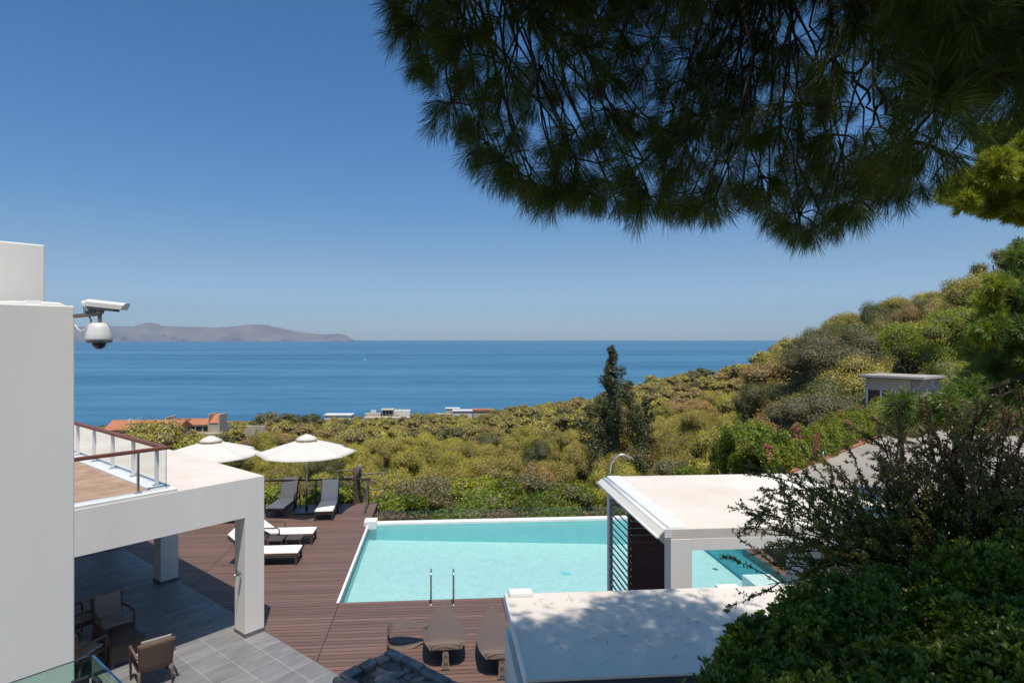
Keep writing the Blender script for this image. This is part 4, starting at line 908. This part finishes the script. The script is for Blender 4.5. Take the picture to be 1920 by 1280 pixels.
# front (normal -x local): beige band and red panels stretch along +y
MB().box(-.05,-.022,.55,2.85,zl,zt-.01).build('beige_band',m_sand,gh)
MB().box(-.045,-.023,.55,2.85,0,zl).build('red_panel',m_red,gh)
for y in (.55,1.3,2.05,2.8): MB().box(-.09,-.046,y-.04,y+.04,0,zl).build('post',m_white,gh)
MB().box(-.45,2.6,-.25,3.1,zt+.03,zt+.17).build('roof',M('roof_slab_grey',(.42,.37,.31),(.34,.30,.26),1,.9),gh,.01)
MB().box(-.43,2.58,-.23,3.08,zt,zt+.03).build('roof_shadow_gap',m_dsteel,gh)
gw=empty('panel_wall',Vector((25.3,33.4,ZD)),R(-8),'low wall with dark red panels to the right of the gatehouse','wall')
MB().box(-.6,3.2,0,.2,0,1.95).build('wall',m_red,gw); MB().box(-.65,3.3,-.05,.25,1.95,2.08).build('coping',m_white,gw)
for x in (-.55,1.1,2.8): MB().box(x-.05,x+.05,-.03,-.001,0,1.95).build('post',m_white,gw)
# ================= coast buildings
def house(name,label,u,v,Y,parts,cat='building',rz=0):
    g=Q(u,v,Y); o=empty(name,g,rz,label,cat)
    for (pn,mt,x0,x1,y0,y1,z0,z1) in parts: Box(pn,mt,x0,x1,y0,y1,z0,z1,o)
    return o
m_wh=M('white_render',(.72,.69,.64),None,.3,.8)
def gable(nm,o,x0,x1,y0,y1,z,h,mt): 
    ym=(y0+y1)/2; MB().add([(x0,y0,z),(x1,y0,z),(x1,y1,z),(x0,y1,z),(x0,ym,z+h),(x1,ym,z+h)],[(0,1,5,4),(2,3,4,5),(0,4,3),(1,2,5),(0,3,2,1)]).build(nm,mt,o)
o=house('long_roofed_house','long low house with an orange tiled roof left of the broad olive tree',262,820,185,[('wall',m_sand,-9,11,0,8,-2,2.4),('chimney',m_wh,-5.2,-4.3,2.6,3.4,2.6,5.1)])
gable('roof',o,-10.5,12,-1,9,2.4,2.4,m_terracotta)
o=house('seaside_house','cream seaside house with terracotta roofs behind the left umbrella',362,805,210,[('wall',m_sand,-9,9,0,8,-3,1.6),('terrace',m_sand,-9,10.5,-3,0,-3,-.9),('tower',m_sand,6.0,9.2,-1.0,5,-2,2.4),('gable_wall',m_sand,-9.4,-8.9,-.4,6,-1,4.2),('gable_wall',m_sand,5.6,6.0,-1.2,5,-1,5.4),('gable_wall',m_sand,9.2,9.6,-1.2,5,-1,5.2)])
for x in (-1.5,1,3.5): Box('window',m_window,x,x+2.0,-.06,-.01,-.6,1.0,o)
MB().add([(-9,-.6,1.7),(6,-.6,1.7),(6,5,3.2),(-9,5,3.2)],[(0,1,2,3)]).build('roof',m_terracotta,o)
MB().add([(6,-1.2,2.4),(9.2,-1.2,2.4),(9.2,4,5.0),(6,4,5.0)],[(0,1,2,3)]).build('roof',m_terracotta,o)
for i in range(7): Box('pergola_beam',M('pergola_wood',(.5,.3,.2),None,3,.8) if i==0 else bpy.data.materials['pergola_wood'],-8.4+i*.9,-8.1+i*.9,-.4,4,3.0,3.4,o)
house('stone_ruin','low pale stone wall ruins right of the seaside house',438,807,225,[('wall',m_sand,-4,8,0,.6,-3,.5),('wall',m_sand,2,10,4,5,-3,1.2),('wall',m_sand,-4,-3.4,.7,6,-3,1.0)])
house('flat_warehouse','long flat white roof among the trees left of the shore cafe',633,779,415,[('wall',m_wh,-9,9,0,9,-4,0),('roof',m_wh,-9.5,9.5,-.5,9.5,.0,.6)])
o=house('shore_cafe','small shore cafe with a dark awninged front and pale paved terrace',722,777,420,[('pavilion_wall',m_window,-2,5,0,7,-2,3),('roof',m_sand,-3,5.6,-1,8,3,3.5),('annex_wall',m_wh,5.7,17,1,6,-2,2.6),('terrace',m_sand,-13,18,-9,-.1,-4.5,-1),('low_wall',m_sand,-14,-3.1,0,5,-4,.6),('kiosk',m_wh,-10,-6.5,1,4,.6,2.6)])
for x in (7,9.5,12,15): Box('chimney',m_wh,x,x+.8,2,2.8,2.6,3.9,o)
for x in (-1.8,.4,2.6,4.8): Box('column',m_sand,x,x+.25,-.3,-.05,-1,3,o)
house('shore_terrace','pale stepped terrace by the water right of the cafe',838,773,410,[('wall',m_sand,-8,2,0,6,-5,-1.0),('hut',m_sand,-1,8,2,8,-5,2.2),('roof',m_wh,-1.4,8.4,1.6,8.4,2.2,2.5)])
house('white_roof_house','small house with flat white roof on the wooded shore',872,772,400,[('wall',m_wh,-8,6,0,7,-4,.4),('roof',m_wh,-8.5,6.5,-.5,7.5,.4,.9)])
house('tiled_roof_house','small house with an orange roof at the right of the white roofed one',905,771,395,[('wall',m_sand,-6,6,0,6,-4,.2),('roof',m_terracotta,-6.5,6.5,-.5,6.5,.2,1.2)])
house('tiny_white_house','tiny white house behind the right side of the tall cypress',1192,722,385,[('wall',m_wh,-3,4,0,6,-7,-1.2),('roof',m_wh,-3.4,4.4,-.4,6.4,-1.2,-.7)])
# small boat
zb_=(684-U0)/F; Yb=(H-SEA)*F/(674-V0); bo=empty('motor_boat',(zb_*Yb,Yb,SEA),R(10),'tiny white motor boat far out on the open sea','boat')
MB().poly([(-5,-1.6),(3,-1.6),(6,0),(3,1.6),(-5,1.6)],0,1.6).build('hull',m_white,bo); MB().box(-2.5,1.5,-1.1,1.1,1.6,3.2).build('cabin',m_wh,bo)
# ================= overhanging pine near the camera
def tuft(rng,base,dirs,nn,Ln,w,spread=.75,back=.07):
    """needles: thin triangles around each twig end. base (N,3), dirs (N,3)"""
    N=len(base); B=np.repeat(base,nn,0); Dd=np.repeat(dirs,nn,0); n=N*nn
    s=rng.uniform(0,1,n)[:,None]; r=rdir(rng,n); r=unit(r-Dd*np.sum(r*Dd,1,keepdims=True)); k=rng.uniform(.15,spread,n)[:,None]
    nd=unit(Dd+r*k*1.3+np.array([0,0,-.22])); st=B-Dd*s*back; L_=Ln*rng.uniform(.7,1.12,n)[:,None]
    sd=unit(np.cross(nd,rdir(rng,n)))*w*.5; mid=st+nd*L_*.55+np.array([0,0,-.004]); tip=st+nd*L_+np.array([0,0,-1])*L_*.09
    return np.stack([st-sd*.7,mid-sd,tip,mid+sd],1)
m_ndl=leafmat('overhang_needles',(.05,.085,.014),(.10,.145,.022),(.22,.25,.04),.25,1.5,.4,.02)
m_twig=M('pine_twig',(.055,.038,.028),(.028,.02,.015),8,.85)
rng=np.random.default_rng(21)
LB=[(700,-100),(712,45),(745,85),(765,150),(800,190),(835,255),(880,325),(950,375),(1010,400),(1080,415),(1180,418),(1240,436),(1300,440),(1345,392),(1390,400),(1430,450),(1500,470),(1560,455),(1600,395),(1650,400),(1700,395),(1745,350),(1780,250),(1840,215),(2000,300),(2200,300)]
lu=np.array([a+22 for a,b in LB]); lv=np.array([b for a,b in LB])
ov=empty('overhanging_pine',(4.6,.6,2.5),0,'dark overhanging pine tree with drooping needle branches filling the upper right','tree')
o0=np.array(ov.location)
# cluster centres in view
cl=[]
def add_cluster(u,v,Y,r,n): cl.append((np.array(Q(u,v,Y)),r,n))
tries=0
vis=[]
while len(vis)<175 and tries<20000:
    tries+=1; u=rng.uniform(700,2050); v=rng.uniform(-160,440); lim=np.interp(u,lu,lv)-(48 if u<1730 else 85)
    if v>lim: continue
    if 1585<u<1730 and 55<v<270 and rng.uniform()<.93: continue
    if 900<u<1010 and 40<v<140 and rng.uniform()<.85: continue
    if math.sin(u*.021+v*.013+1.1)+math.sin(v*.034-u*.012+.4)>1.4 and rng.uniform()<.85: continue
    if any((a-u)**2+(b-v)**2<44**2 for a,b in vis): continue
    vis.append((u,v)); Y=rng.uniform(2.7,4.3)
    if u>1730: Y=rng.uniform(1.9,2.8)
    add_cluster(u,v,Y,.13,30)
# edge tufts exactly following the lower outline
for u in np.arange(715,1770,26):
    v=np.interp(u,lu,lv)-42+rng.uniform(-12,6); add_cluster(u,v,rng.uniform(2.7,3.6),.055,6)
for v in (20,60,110): add_cluster(np.interp(v,[0,150],[745,800])+rng.uniform(0,12),v,3.0,.06,6)
TB=[];TD=[]; tw=MB(); limbs=MB()
root=np.array([4.6,.6,9.6]); 
hubs=[np.array(p) for p in ((-.2,3.6,8.9),(.7,3.7,9.2),(1.6,3.4,9.0),(2.5,3.2,8.9),(.4,4.4,8.7),(1.6,4.4,8.8),(2.6,4.2,8.6),(3.0,2.4,8.6))]
for h in hubs:
    a=root+(h-root)*.35+np.array([0,0,.35]); limbs.tube([Vector(root-o0),Vector(a-o0),Vector(root*.3+h*.7+np.array([0,0,.2])-o0),Vector(h-o0)],[.13,.09,.055,.03],8)
def wig(a,b,rng,k=4,amp=.05):
    L_=np.linalg.norm(b-a); pts=[a+(b-a)*i/k+ (rng.normal(size=3)*amp*L_ if 0<i<k else 0) for i in range(k+1)]; return [Vector(p-o0) for p in pts]
for c,r,n in cl:
    h=min(hubs,key=lambda q:np.linalg.norm(q-c)); st=h+(rng.normal(size=3)*.15); tw.tube(wig(st,c,rng,6,.022),[.010,.009,.008,.007,.006,.005,.004],5,False)
    for _ in range(n):
        d=unit(rng.normal(size=3)*np.array([1,1,.8])+np.array([-.25,.05,-.45])); e=c+d*r*rng.uniform(.5,1.25); TB.append(e); TD.append(unit(d+np.array([-.15,0,-.35])))
        if rng.uniform()<.3: tw.tube(wig(c,e,rng,2,.1),[.005,.004,.003],4,False)
# bare hanging twigs with long forks in the sky gap
for (u,v,u2,v2) in ((1640,60,1655,180),(1655,180,1625,250),(1655,180,1700,240),(1625,250,1600,330),(1625,250,1650,330),(1700,240,1710,320),(1640,90,1600,150),(1600,150,1640,210),(1660,85,1770,95),(1640,0,1645,70),(1560,120,1600,150),(1680,180,1670,250),(1670,250,1690,320)):
    tw.tube(wig(np.array(Q(u,v,3.2)),np.array(Q(u2,v2,3.25)),rng,5,.07),[.010,.009,.008,.007,.006,.005],5,False)
TB=np.array(TB);TD=np.array(TD)
q=tuft(rng,TB-o0,TD,46,.115,.0021,.85)
# upper crown out of the picture: dense tufts that shade the view
hid=[]; 
while len(hid)<4800:
    x=rng.uniform(-2.0,6.6); y=rng.uniform(-2.0,5.3); z=rng.uniform(8.0,12)
    if (y>0.3) and (V0-(z-H)/y*F>-60): continue
    xp=x-.0726*(z-3.36); yp=y+.322*(z-3.36); lim=6.1+.9*math.exp(-((xp-1.9)/.7)**2)
    if xp<.1: lim=7.3 if xp>-1.7 else 4
    if xp>2.9: lim=5.2
    if xp>.9 and yp<5.2 and rng.uniform()<.62: continue
    if y>.3 and U0+F*x/y<720 and V0-(z-H)/y*F>-330: continue
    if yp>lim: continue
    hid.append((x,y,z))
hid=np.array(hid); HB=np.repeat(hid,7,0)+rng.normal(size=(len(hid)*7,3))*.16; HDi=unit(rng.normal(size=HB.shape)+np.array([0,0,.2]))
q2=tuft(rng,HB-o0,HDi,16,.15,.009,.9)
fastmesh('foliage',np.concatenate([q,q2]),4,m_ndl,ov)
tw.build('twig',m_twig,ov); limbs.build('branch',m_bark,ov)
MB().tube([(0,0,-1.5),(.1,.05,2),(.05,-.05,5),(0,0,7.3)],[.34,.30,.26,.14],12).build('trunk',m_bark,ov)
# ---- sunlit pine branch at the right edge
def needle_tree(name,label,loc,pts_,r,n,Ln,w,mat_,seed,nn=30,trunkto=None):
    rng=np.random.default_rng(seed); o=empty(name,loc,0,label,'tree'); B=[];Dr=[]; L0=np.array(loc)
    for (u,v,Y,rr,k) in pts_:
        c=np.array(Q(u,v,Y)); d=rdir(rng,k); d[:,2]=d[:,2]*.8+.12; B.append(c+d*rr*rng.uniform(.45,1.05,k)[:,None]); Dr.append(unit(d+np.array([-.2,0,.2])))
    B=np.concatenate(B)-L0; Dr=np.concatenate(Dr); fastmesh('crown',tuft(rng,B,Dr,nn,Ln,w,.9),4,mat_,o)
    m=MB(); t=Vector((0,0,-1)); top=Vector(np.mean(B,0)); m.tube([t,top*.5+Vector((1.2,.4,0)),top+Vector((1.4,.5,-.3))],[.14,.10,.05],8)
    for (u,v,Y,rr,k) in pts_: e_=Vector(np.array(Q(u,v,Y))-L0); s_=top+Vector((1.4,.5,-.3)); m.tube([s_.lerp(e_,.3),s_.lerp(e_,.65)+Vector((0,0,.03)),e_],[.018,.012,.006],4)
    m.build('trunk',m_bark,o); return o
pr=[]; r0=np.random.default_rng(5)
for (u,v) in ((1790,352),(1830,345),(1870,335),(1800,340),(1850,355),(1890,350),(1900,365),(1870,300),(1840,325),(1935,300),(1910,240),(1870,350),(1930,270),(1860,280),(1890,320),(1940,350),(1910,330),(1950,330),(1840,370),(1880,372),(1920,375),(1860,315),(1900,290),(1880,260),(1920,255),(1850,245),(1895,400),(1930,410),(1960,380),(1950,290),(1780,365),(1815,375),(1850,395),(1970,430),(2000,350)): pr.append((u+r0.uniform(-6,6),v+r0.uniform(-6,6),8.2+r0.uniform(-.7,.7),.17,46))
needle_tree('pine_tree','yellow green sunlit pine branch jutting in at the right edge of the sky',(10.2,8.2,.6),pr,.2,40,.12,.008,m_lime,31,60)
pr=[]
for i in range(150):
    v=r0.uniform(470,800); umin=np.interp(v,[470,520,560,600,650,700,760,800],[1905,1865,1858,1838,1815,1812,1785,1735]); u=umin+20+r0.uniform(0,1)**1.1*(2010-umin); pr.append((u,v,7.4+r0.uniform(-.8,1.3)+(u-1850)*.003,.20,44))
needle_tree('pine_tree','dense dark green pine with light tips at the right edge below the sunlit branch',(8.6,8.0,.6),pr,.2,40,.085,.0075,m_dg,32,26)
pr=[]
for i in range(46):
    v=r0.uniform(520,650); umin=np.interp(v,[500,560,640,700],[1885,1850,1832,1815]); u=umin+r0.uniform(-6,25); pr.append((u,v,7.2+r0.uniform(-.4,.4),.12,20))
needle_tree('pine_tree','lime green sunlit pine shoots fringing the dark pine at the right edge',(8.0,7.0,.6),pr,.2,40,.085,.0075,m_lime,33,26)
pr=[]
for i in range(34):
    u=r0.uniform(1680,1850); v=760+ (u-1680)*.06+r0.uniform(-14,30); pr.append((u,v,6.3+r0.uniform(-.4,.6),.14,36))
needle_tree('pine_tree','low dark green pine bough reaching left above the reddish shrub',(6.0,6.6,.6),pr,.2,40,.08,.007,m_dg,34,26)
# ---- lower glossy shrub (near, bottom right)
m_pit=leafmat('glossy_shrub_leaf',(.10,.16,.014),(.19,.26,.02),(.38,.37,.035),.3,2.5,.35,.035)
m_pity=leafmat('young_shrub_leaf',(.20,.28,.015),(.30,.36,.02),(.42,.40,.04),.35,2.5,.35,.03)
def leaves6(rng,base,d,up,L_,w):
    """obovate leaf of 6 points, folded: base,d (n,3)"""
    s=unit(np.cross(d,up)); n=unit(np.cross(s,d)); L_=np.asarray(L_).reshape(-1,1); w=np.asarray(w).reshape(-1,1)
    a=base; b1=base+d*L_*.45+s*w*.36+n*w*.08; b2=base+d*L_*.80+s*w*.5-n*L_*.02; t=base+d*L_-n*L_*.08; c2=base+d*L_*.80-s*w*.5-n*L_*.02; c1=base+d*L_*.45-s*w*.36+n*w*.08; m1=base+d*L_*.6-n*w*.10
    return np.concatenate([np.stack([a,b1,b2,m1],1),np.stack([m1,b2,t,c2],1),np.stack([a,m1,c2,c1],1)],1).reshape(-1,4,3)
def rosette(rng,B,N_,nl,L_,w,open_=.9):
    n=len(B); Bq=np.repeat(B,nl,0); Nq=np.repeat(N_,nl,0); r=rdir(rng,n*nl); r=unit(r-Nq*np.sum(r*Nq,1,keepdims=True)); k=rng.uniform(.35,open_*1.6,n*nl)[:,None]; d=unit(Nq+r*k)
    ln=L_*rng.uniform(.7,1.15,n*nl); return leaves6(rng,Bq-Nq*rng.uniform(0,.02,n*nl)[:,None],d,Nq+r*.01,ln,ln*w/L_)
UB=[(1325,1290),(1345,1235),(1365,1195),(1400,1165),(1440,1125),(1500,1105),(1540,1075),(1590,1055),(1640,1060),(1700,1080),(1760,1050),(1800,1045),(1860,1010),(1930,990),(2100,960)]
bu=np.array([a for a,b in UB]); bv=np.array([b for a,b in UB])
rng=np.random.default_rng(51)
sh=empty('glossy_shrub',(2.0,2.6,3.4),0,'dense glossy green leafy shrub filling the bottom right corner','shrub'); L0=np.array(sh.location)
# lumpy mound surface: depth as function of screen height turned into a world volume
Bs=[];Ns=[];sy=[]
lumps=[]
for i in range(120):
    u=rng.uniform(1330,2080); vt=np.interp(u,bu,bv); v=vt+24+ (1500-vt)*rng.uniform(0,1)**1.3
    fr=(v-vt)/(1400-vt); Y=3.9-1.5*min(fr*1.1,1)+rng.uniform(-.12,.12); lumps.append((np.array(Q(u,v,Y)),rng.uniform(.13,.22)))
for c,r in lumps:
    k=int(330*(r/.18)**2); d=rdir(rng,k); d[:,2]=np.abs(d[:,2])*.9+.05*d[:,2]; d=unit(d); d[:,1]-=.15; d=unit(d)
    Bs.append(c+d*r*rng.uniform(.62,1.06,k)[:,None]-np.array([0,0,.03])); Ns.append(unit(d+np.array([0,0,.5])+rng.normal(size=(k,3))*.25))
Bs=np.concatenate(Bs);Ns=np.concatenate(Ns)
# trim to below the crest outline
uu_=U0+F*Bs[:,0]/Bs[:,1]; vv_=V0-F*(Bs[:,2]-H)/Bs[:,1]; kp=vv_>np.interp(uu_,bu,bv)-8+13*np.sin(uu_*.045)+7*np.sin(uu_*.17); Bs,Ns=Bs[kp],Ns[kp]
sx_=rng.choice(len(Bs),420); sB=[];sN=[]
for i_ in sx_:
    dd=unit((Ns[i_]*.5+np.array([rng.normal()*.3,rng.normal()*.2,1.0]))[None])[0]
    for q_ in range(1,rng.integers(3,6)): sB.append(Bs[i_]+dd*.028*q_); sN.append(dd)
Bs=np.concatenate([Bs,np.array(sB)]); Ns=np.concatenate([Ns,np.array(sN)])
ysel=rng.uniform(size=len(Bs))<.13
fastmesh('leaves',rosette(rng,Bs[~ysel]-L0,Ns[~ysel],7,.042,.016),4,m_pit,sh)
fastmesh('young_leaves',rosette(rng,Bs[ysel]-L0,Ns[ysel],6,.038,.014),4,m_pity,sh)
m=MB()
for i in range(46):
    c,r=lumps[i*2]; e=Vector(c-L0); m.tube([(.3,.2,-1.6),(e.x*.5+.15,e.y*.5+.1,e.z*.5-.7),(e.x,e.y,e.z)],[.02,.013,.005],5)
m.build('stem',m_twig,sh)
# ---- upper twiggy shrub with small leaves
ts=empty('twiggy_shrub',Q(1790,1090,4.3),0,'dark twiggy shrub with tiny leaves and sprays reaching over the pavilion roof','shrub'); L0=np.array(ts.location)
m_small=leafmat('small_dark_leaf',(.10,.13,.022),(.20,.22,.035),(.36,.31,.07),.4,2.5,.4,.03)
m_pink=leafmat('reddish_young_leaf',(.16,.06,.045),(.28,.12,.09),(.38,.20,.15),.4,2.5,.35,.06)
rng=np.random.default_rng(61); stems=MB(); LP=[];LD=[];LK=[]
def grow(a,b,r,lvl,bend):
    a=np.array(a);b=np.array(b); Ls=np.linalg.norm(b-a); k=7; pts_=[]; off=np.cross(b-a,rdir(rng,1)[0]); off=off/max(np.linalg.norm(off),1e-6)*Ls*rng.uniform(-.07,.07)
    for i in range(k+1):
        t=i/k; p=a+(b-a)*t+np.array([0,0,bend*Ls])*math.sin(t*math.pi)*.5+off*math.sin(t*math.pi)+ (rng.normal(size=3)*Ls*.012 if 0<i<k else 0); pts_.append(p)
    stems.tube([Vector(p-L0) for p in pts_],[max(r*(1-.8*i/k),.0012) for i in range(k+1)],5 if lvl<2 else 4,False)
    d=unit((b-a)[None])[0]
    if lvl<2:
        nch=int((10 if lvl==0 else 9)*min(1.3,max(.5,Ls/.8)))
        for _ in range(nch):
            t=rng.uniform(.25,1.0); i=min(int(t*k),k-1); s=pts_[i]+(pts_[i+1]-pts_[i])*(t*k-i); dd=unit((d+rng.normal(size=3)*.55+np.array([-.12,0,.12]))[None])[0]; ln=Ls*(.42 if lvl==0 else .36)*rng.uniform(.5,1.15)*(1.15-t*.6); grow(s,s+dd*ln,r*.5,lvl+1,.05)
    if lvl>=1:
        nl=int(Ls/.005)+3
        for _ in range(nl):
            t=rng.uniform(.12,1); i=min(int(t*k),k-1); s=pts_[i]+(pts_[i+1]-pts_[i])*(t*k-i); LP.append(s); LD.append(unit((d*.6+rng.normal(size=3)*.75)[None])[0])
base=np.array(Q(1800,1120,4.2))
ends=[(1440,890,4.6),(1425,960,4.5),(1392,988,4.3),(1470,940,4.5),(1525,895,4.7),(1500,985,4.2),(1560,930,4.4),(1600,960,4.4),(1600,1010,4.3),(1480,1030,4.4),(1450,1060,4.1),(1440,1095,4.0),(1520,1060,4.1),(1660,930,4.4),(1660,850,4.5),(1690,790,4.6),(1735,800,4.5),(1780,780,4.6),(1830,790,4.4),(1880,770,4.4),(1930,800,4.2),(1700,870,4.3),(1760,850,4.3),(1820,850,4.2),(1880,860,4.1),(1940,880,4.0),(1720,940,4.2),(1780,930,4.1),(1850,930,4.0),(1920,940,3.9),(1620,1000,4.2),(1680,1000,4.1),(1740,1000,4.0),(1550,1000,4.5),(1570,1040,4.0),(1650,1050,4.3),(1980,850,4.2),(1590,900,4.6),(1660,890,4.2),(1550,960,4.2),(1500,1020,4.5),(1460,1000,4.6),(1800,900,4.5),(1870,900,4.5),(1700,960,4.5)]
ends+=[(u+rng.uniform(-45,45),max(v+rng.uniform(-10,60),800),Y+rng.uniform(-.3,.3)) for (u,v,Y) in ends if u>1700 or (u>1580 and v>920)]+[(u+rng.uniform(-50,50),v+rng.uniform(20,90),Y+rng.uniform(-.3,.4)) for (u,v,Y) in ends if u>1600 and v>900]
for (u,v,Y) in ends: grow(base+rng.normal(size=3)*np.array([.15,.15,.05])+np.array([(u-1700)*.0006,0,0]),Q(u,v,Y),.010,0,.12)
LP=np.array(LP);LD=np.array(LD); ul=U0+F*LP[:,0]/LP[:,1]; vl=V0-F*(LP[:,2]-H)/LP[:,1]
pink=(vl<940)&(ul>1560)&(rng.uniform(size=len(LP))<.3)&(vl+ (ul-1700)*-.05<925)
print('leaves',len(LP))
def sl(rng,B,Dn,L_,w): ln=L_*rng.uniform(.6,1.2,len(B)); return leaves6(rng,B,Dn,rdir(rng,len(B)),ln,ln*w/L_)
fastmesh('leaves',sl(rng,LP[~pink]-L0,LD[~pink],.022,.010),4,m_small,ts)
fastmesh('young_leaves',sl(rng,LP[pink]-L0,LD[pink],.024,.011),4,m_pink,ts)
stems.build('stem',m_twig,ts)
# planting bed that carries the near shrubs and pine
pbd=MB().poly([(.9,-3),(12,-3),(12,7.0),(5.9,6.8),(5.6,4.6),(2.3,4.2),(1.5,2.8)],-1.5,2.3).build('planting_bed',m_soil); tag(pbd,kind='structure')
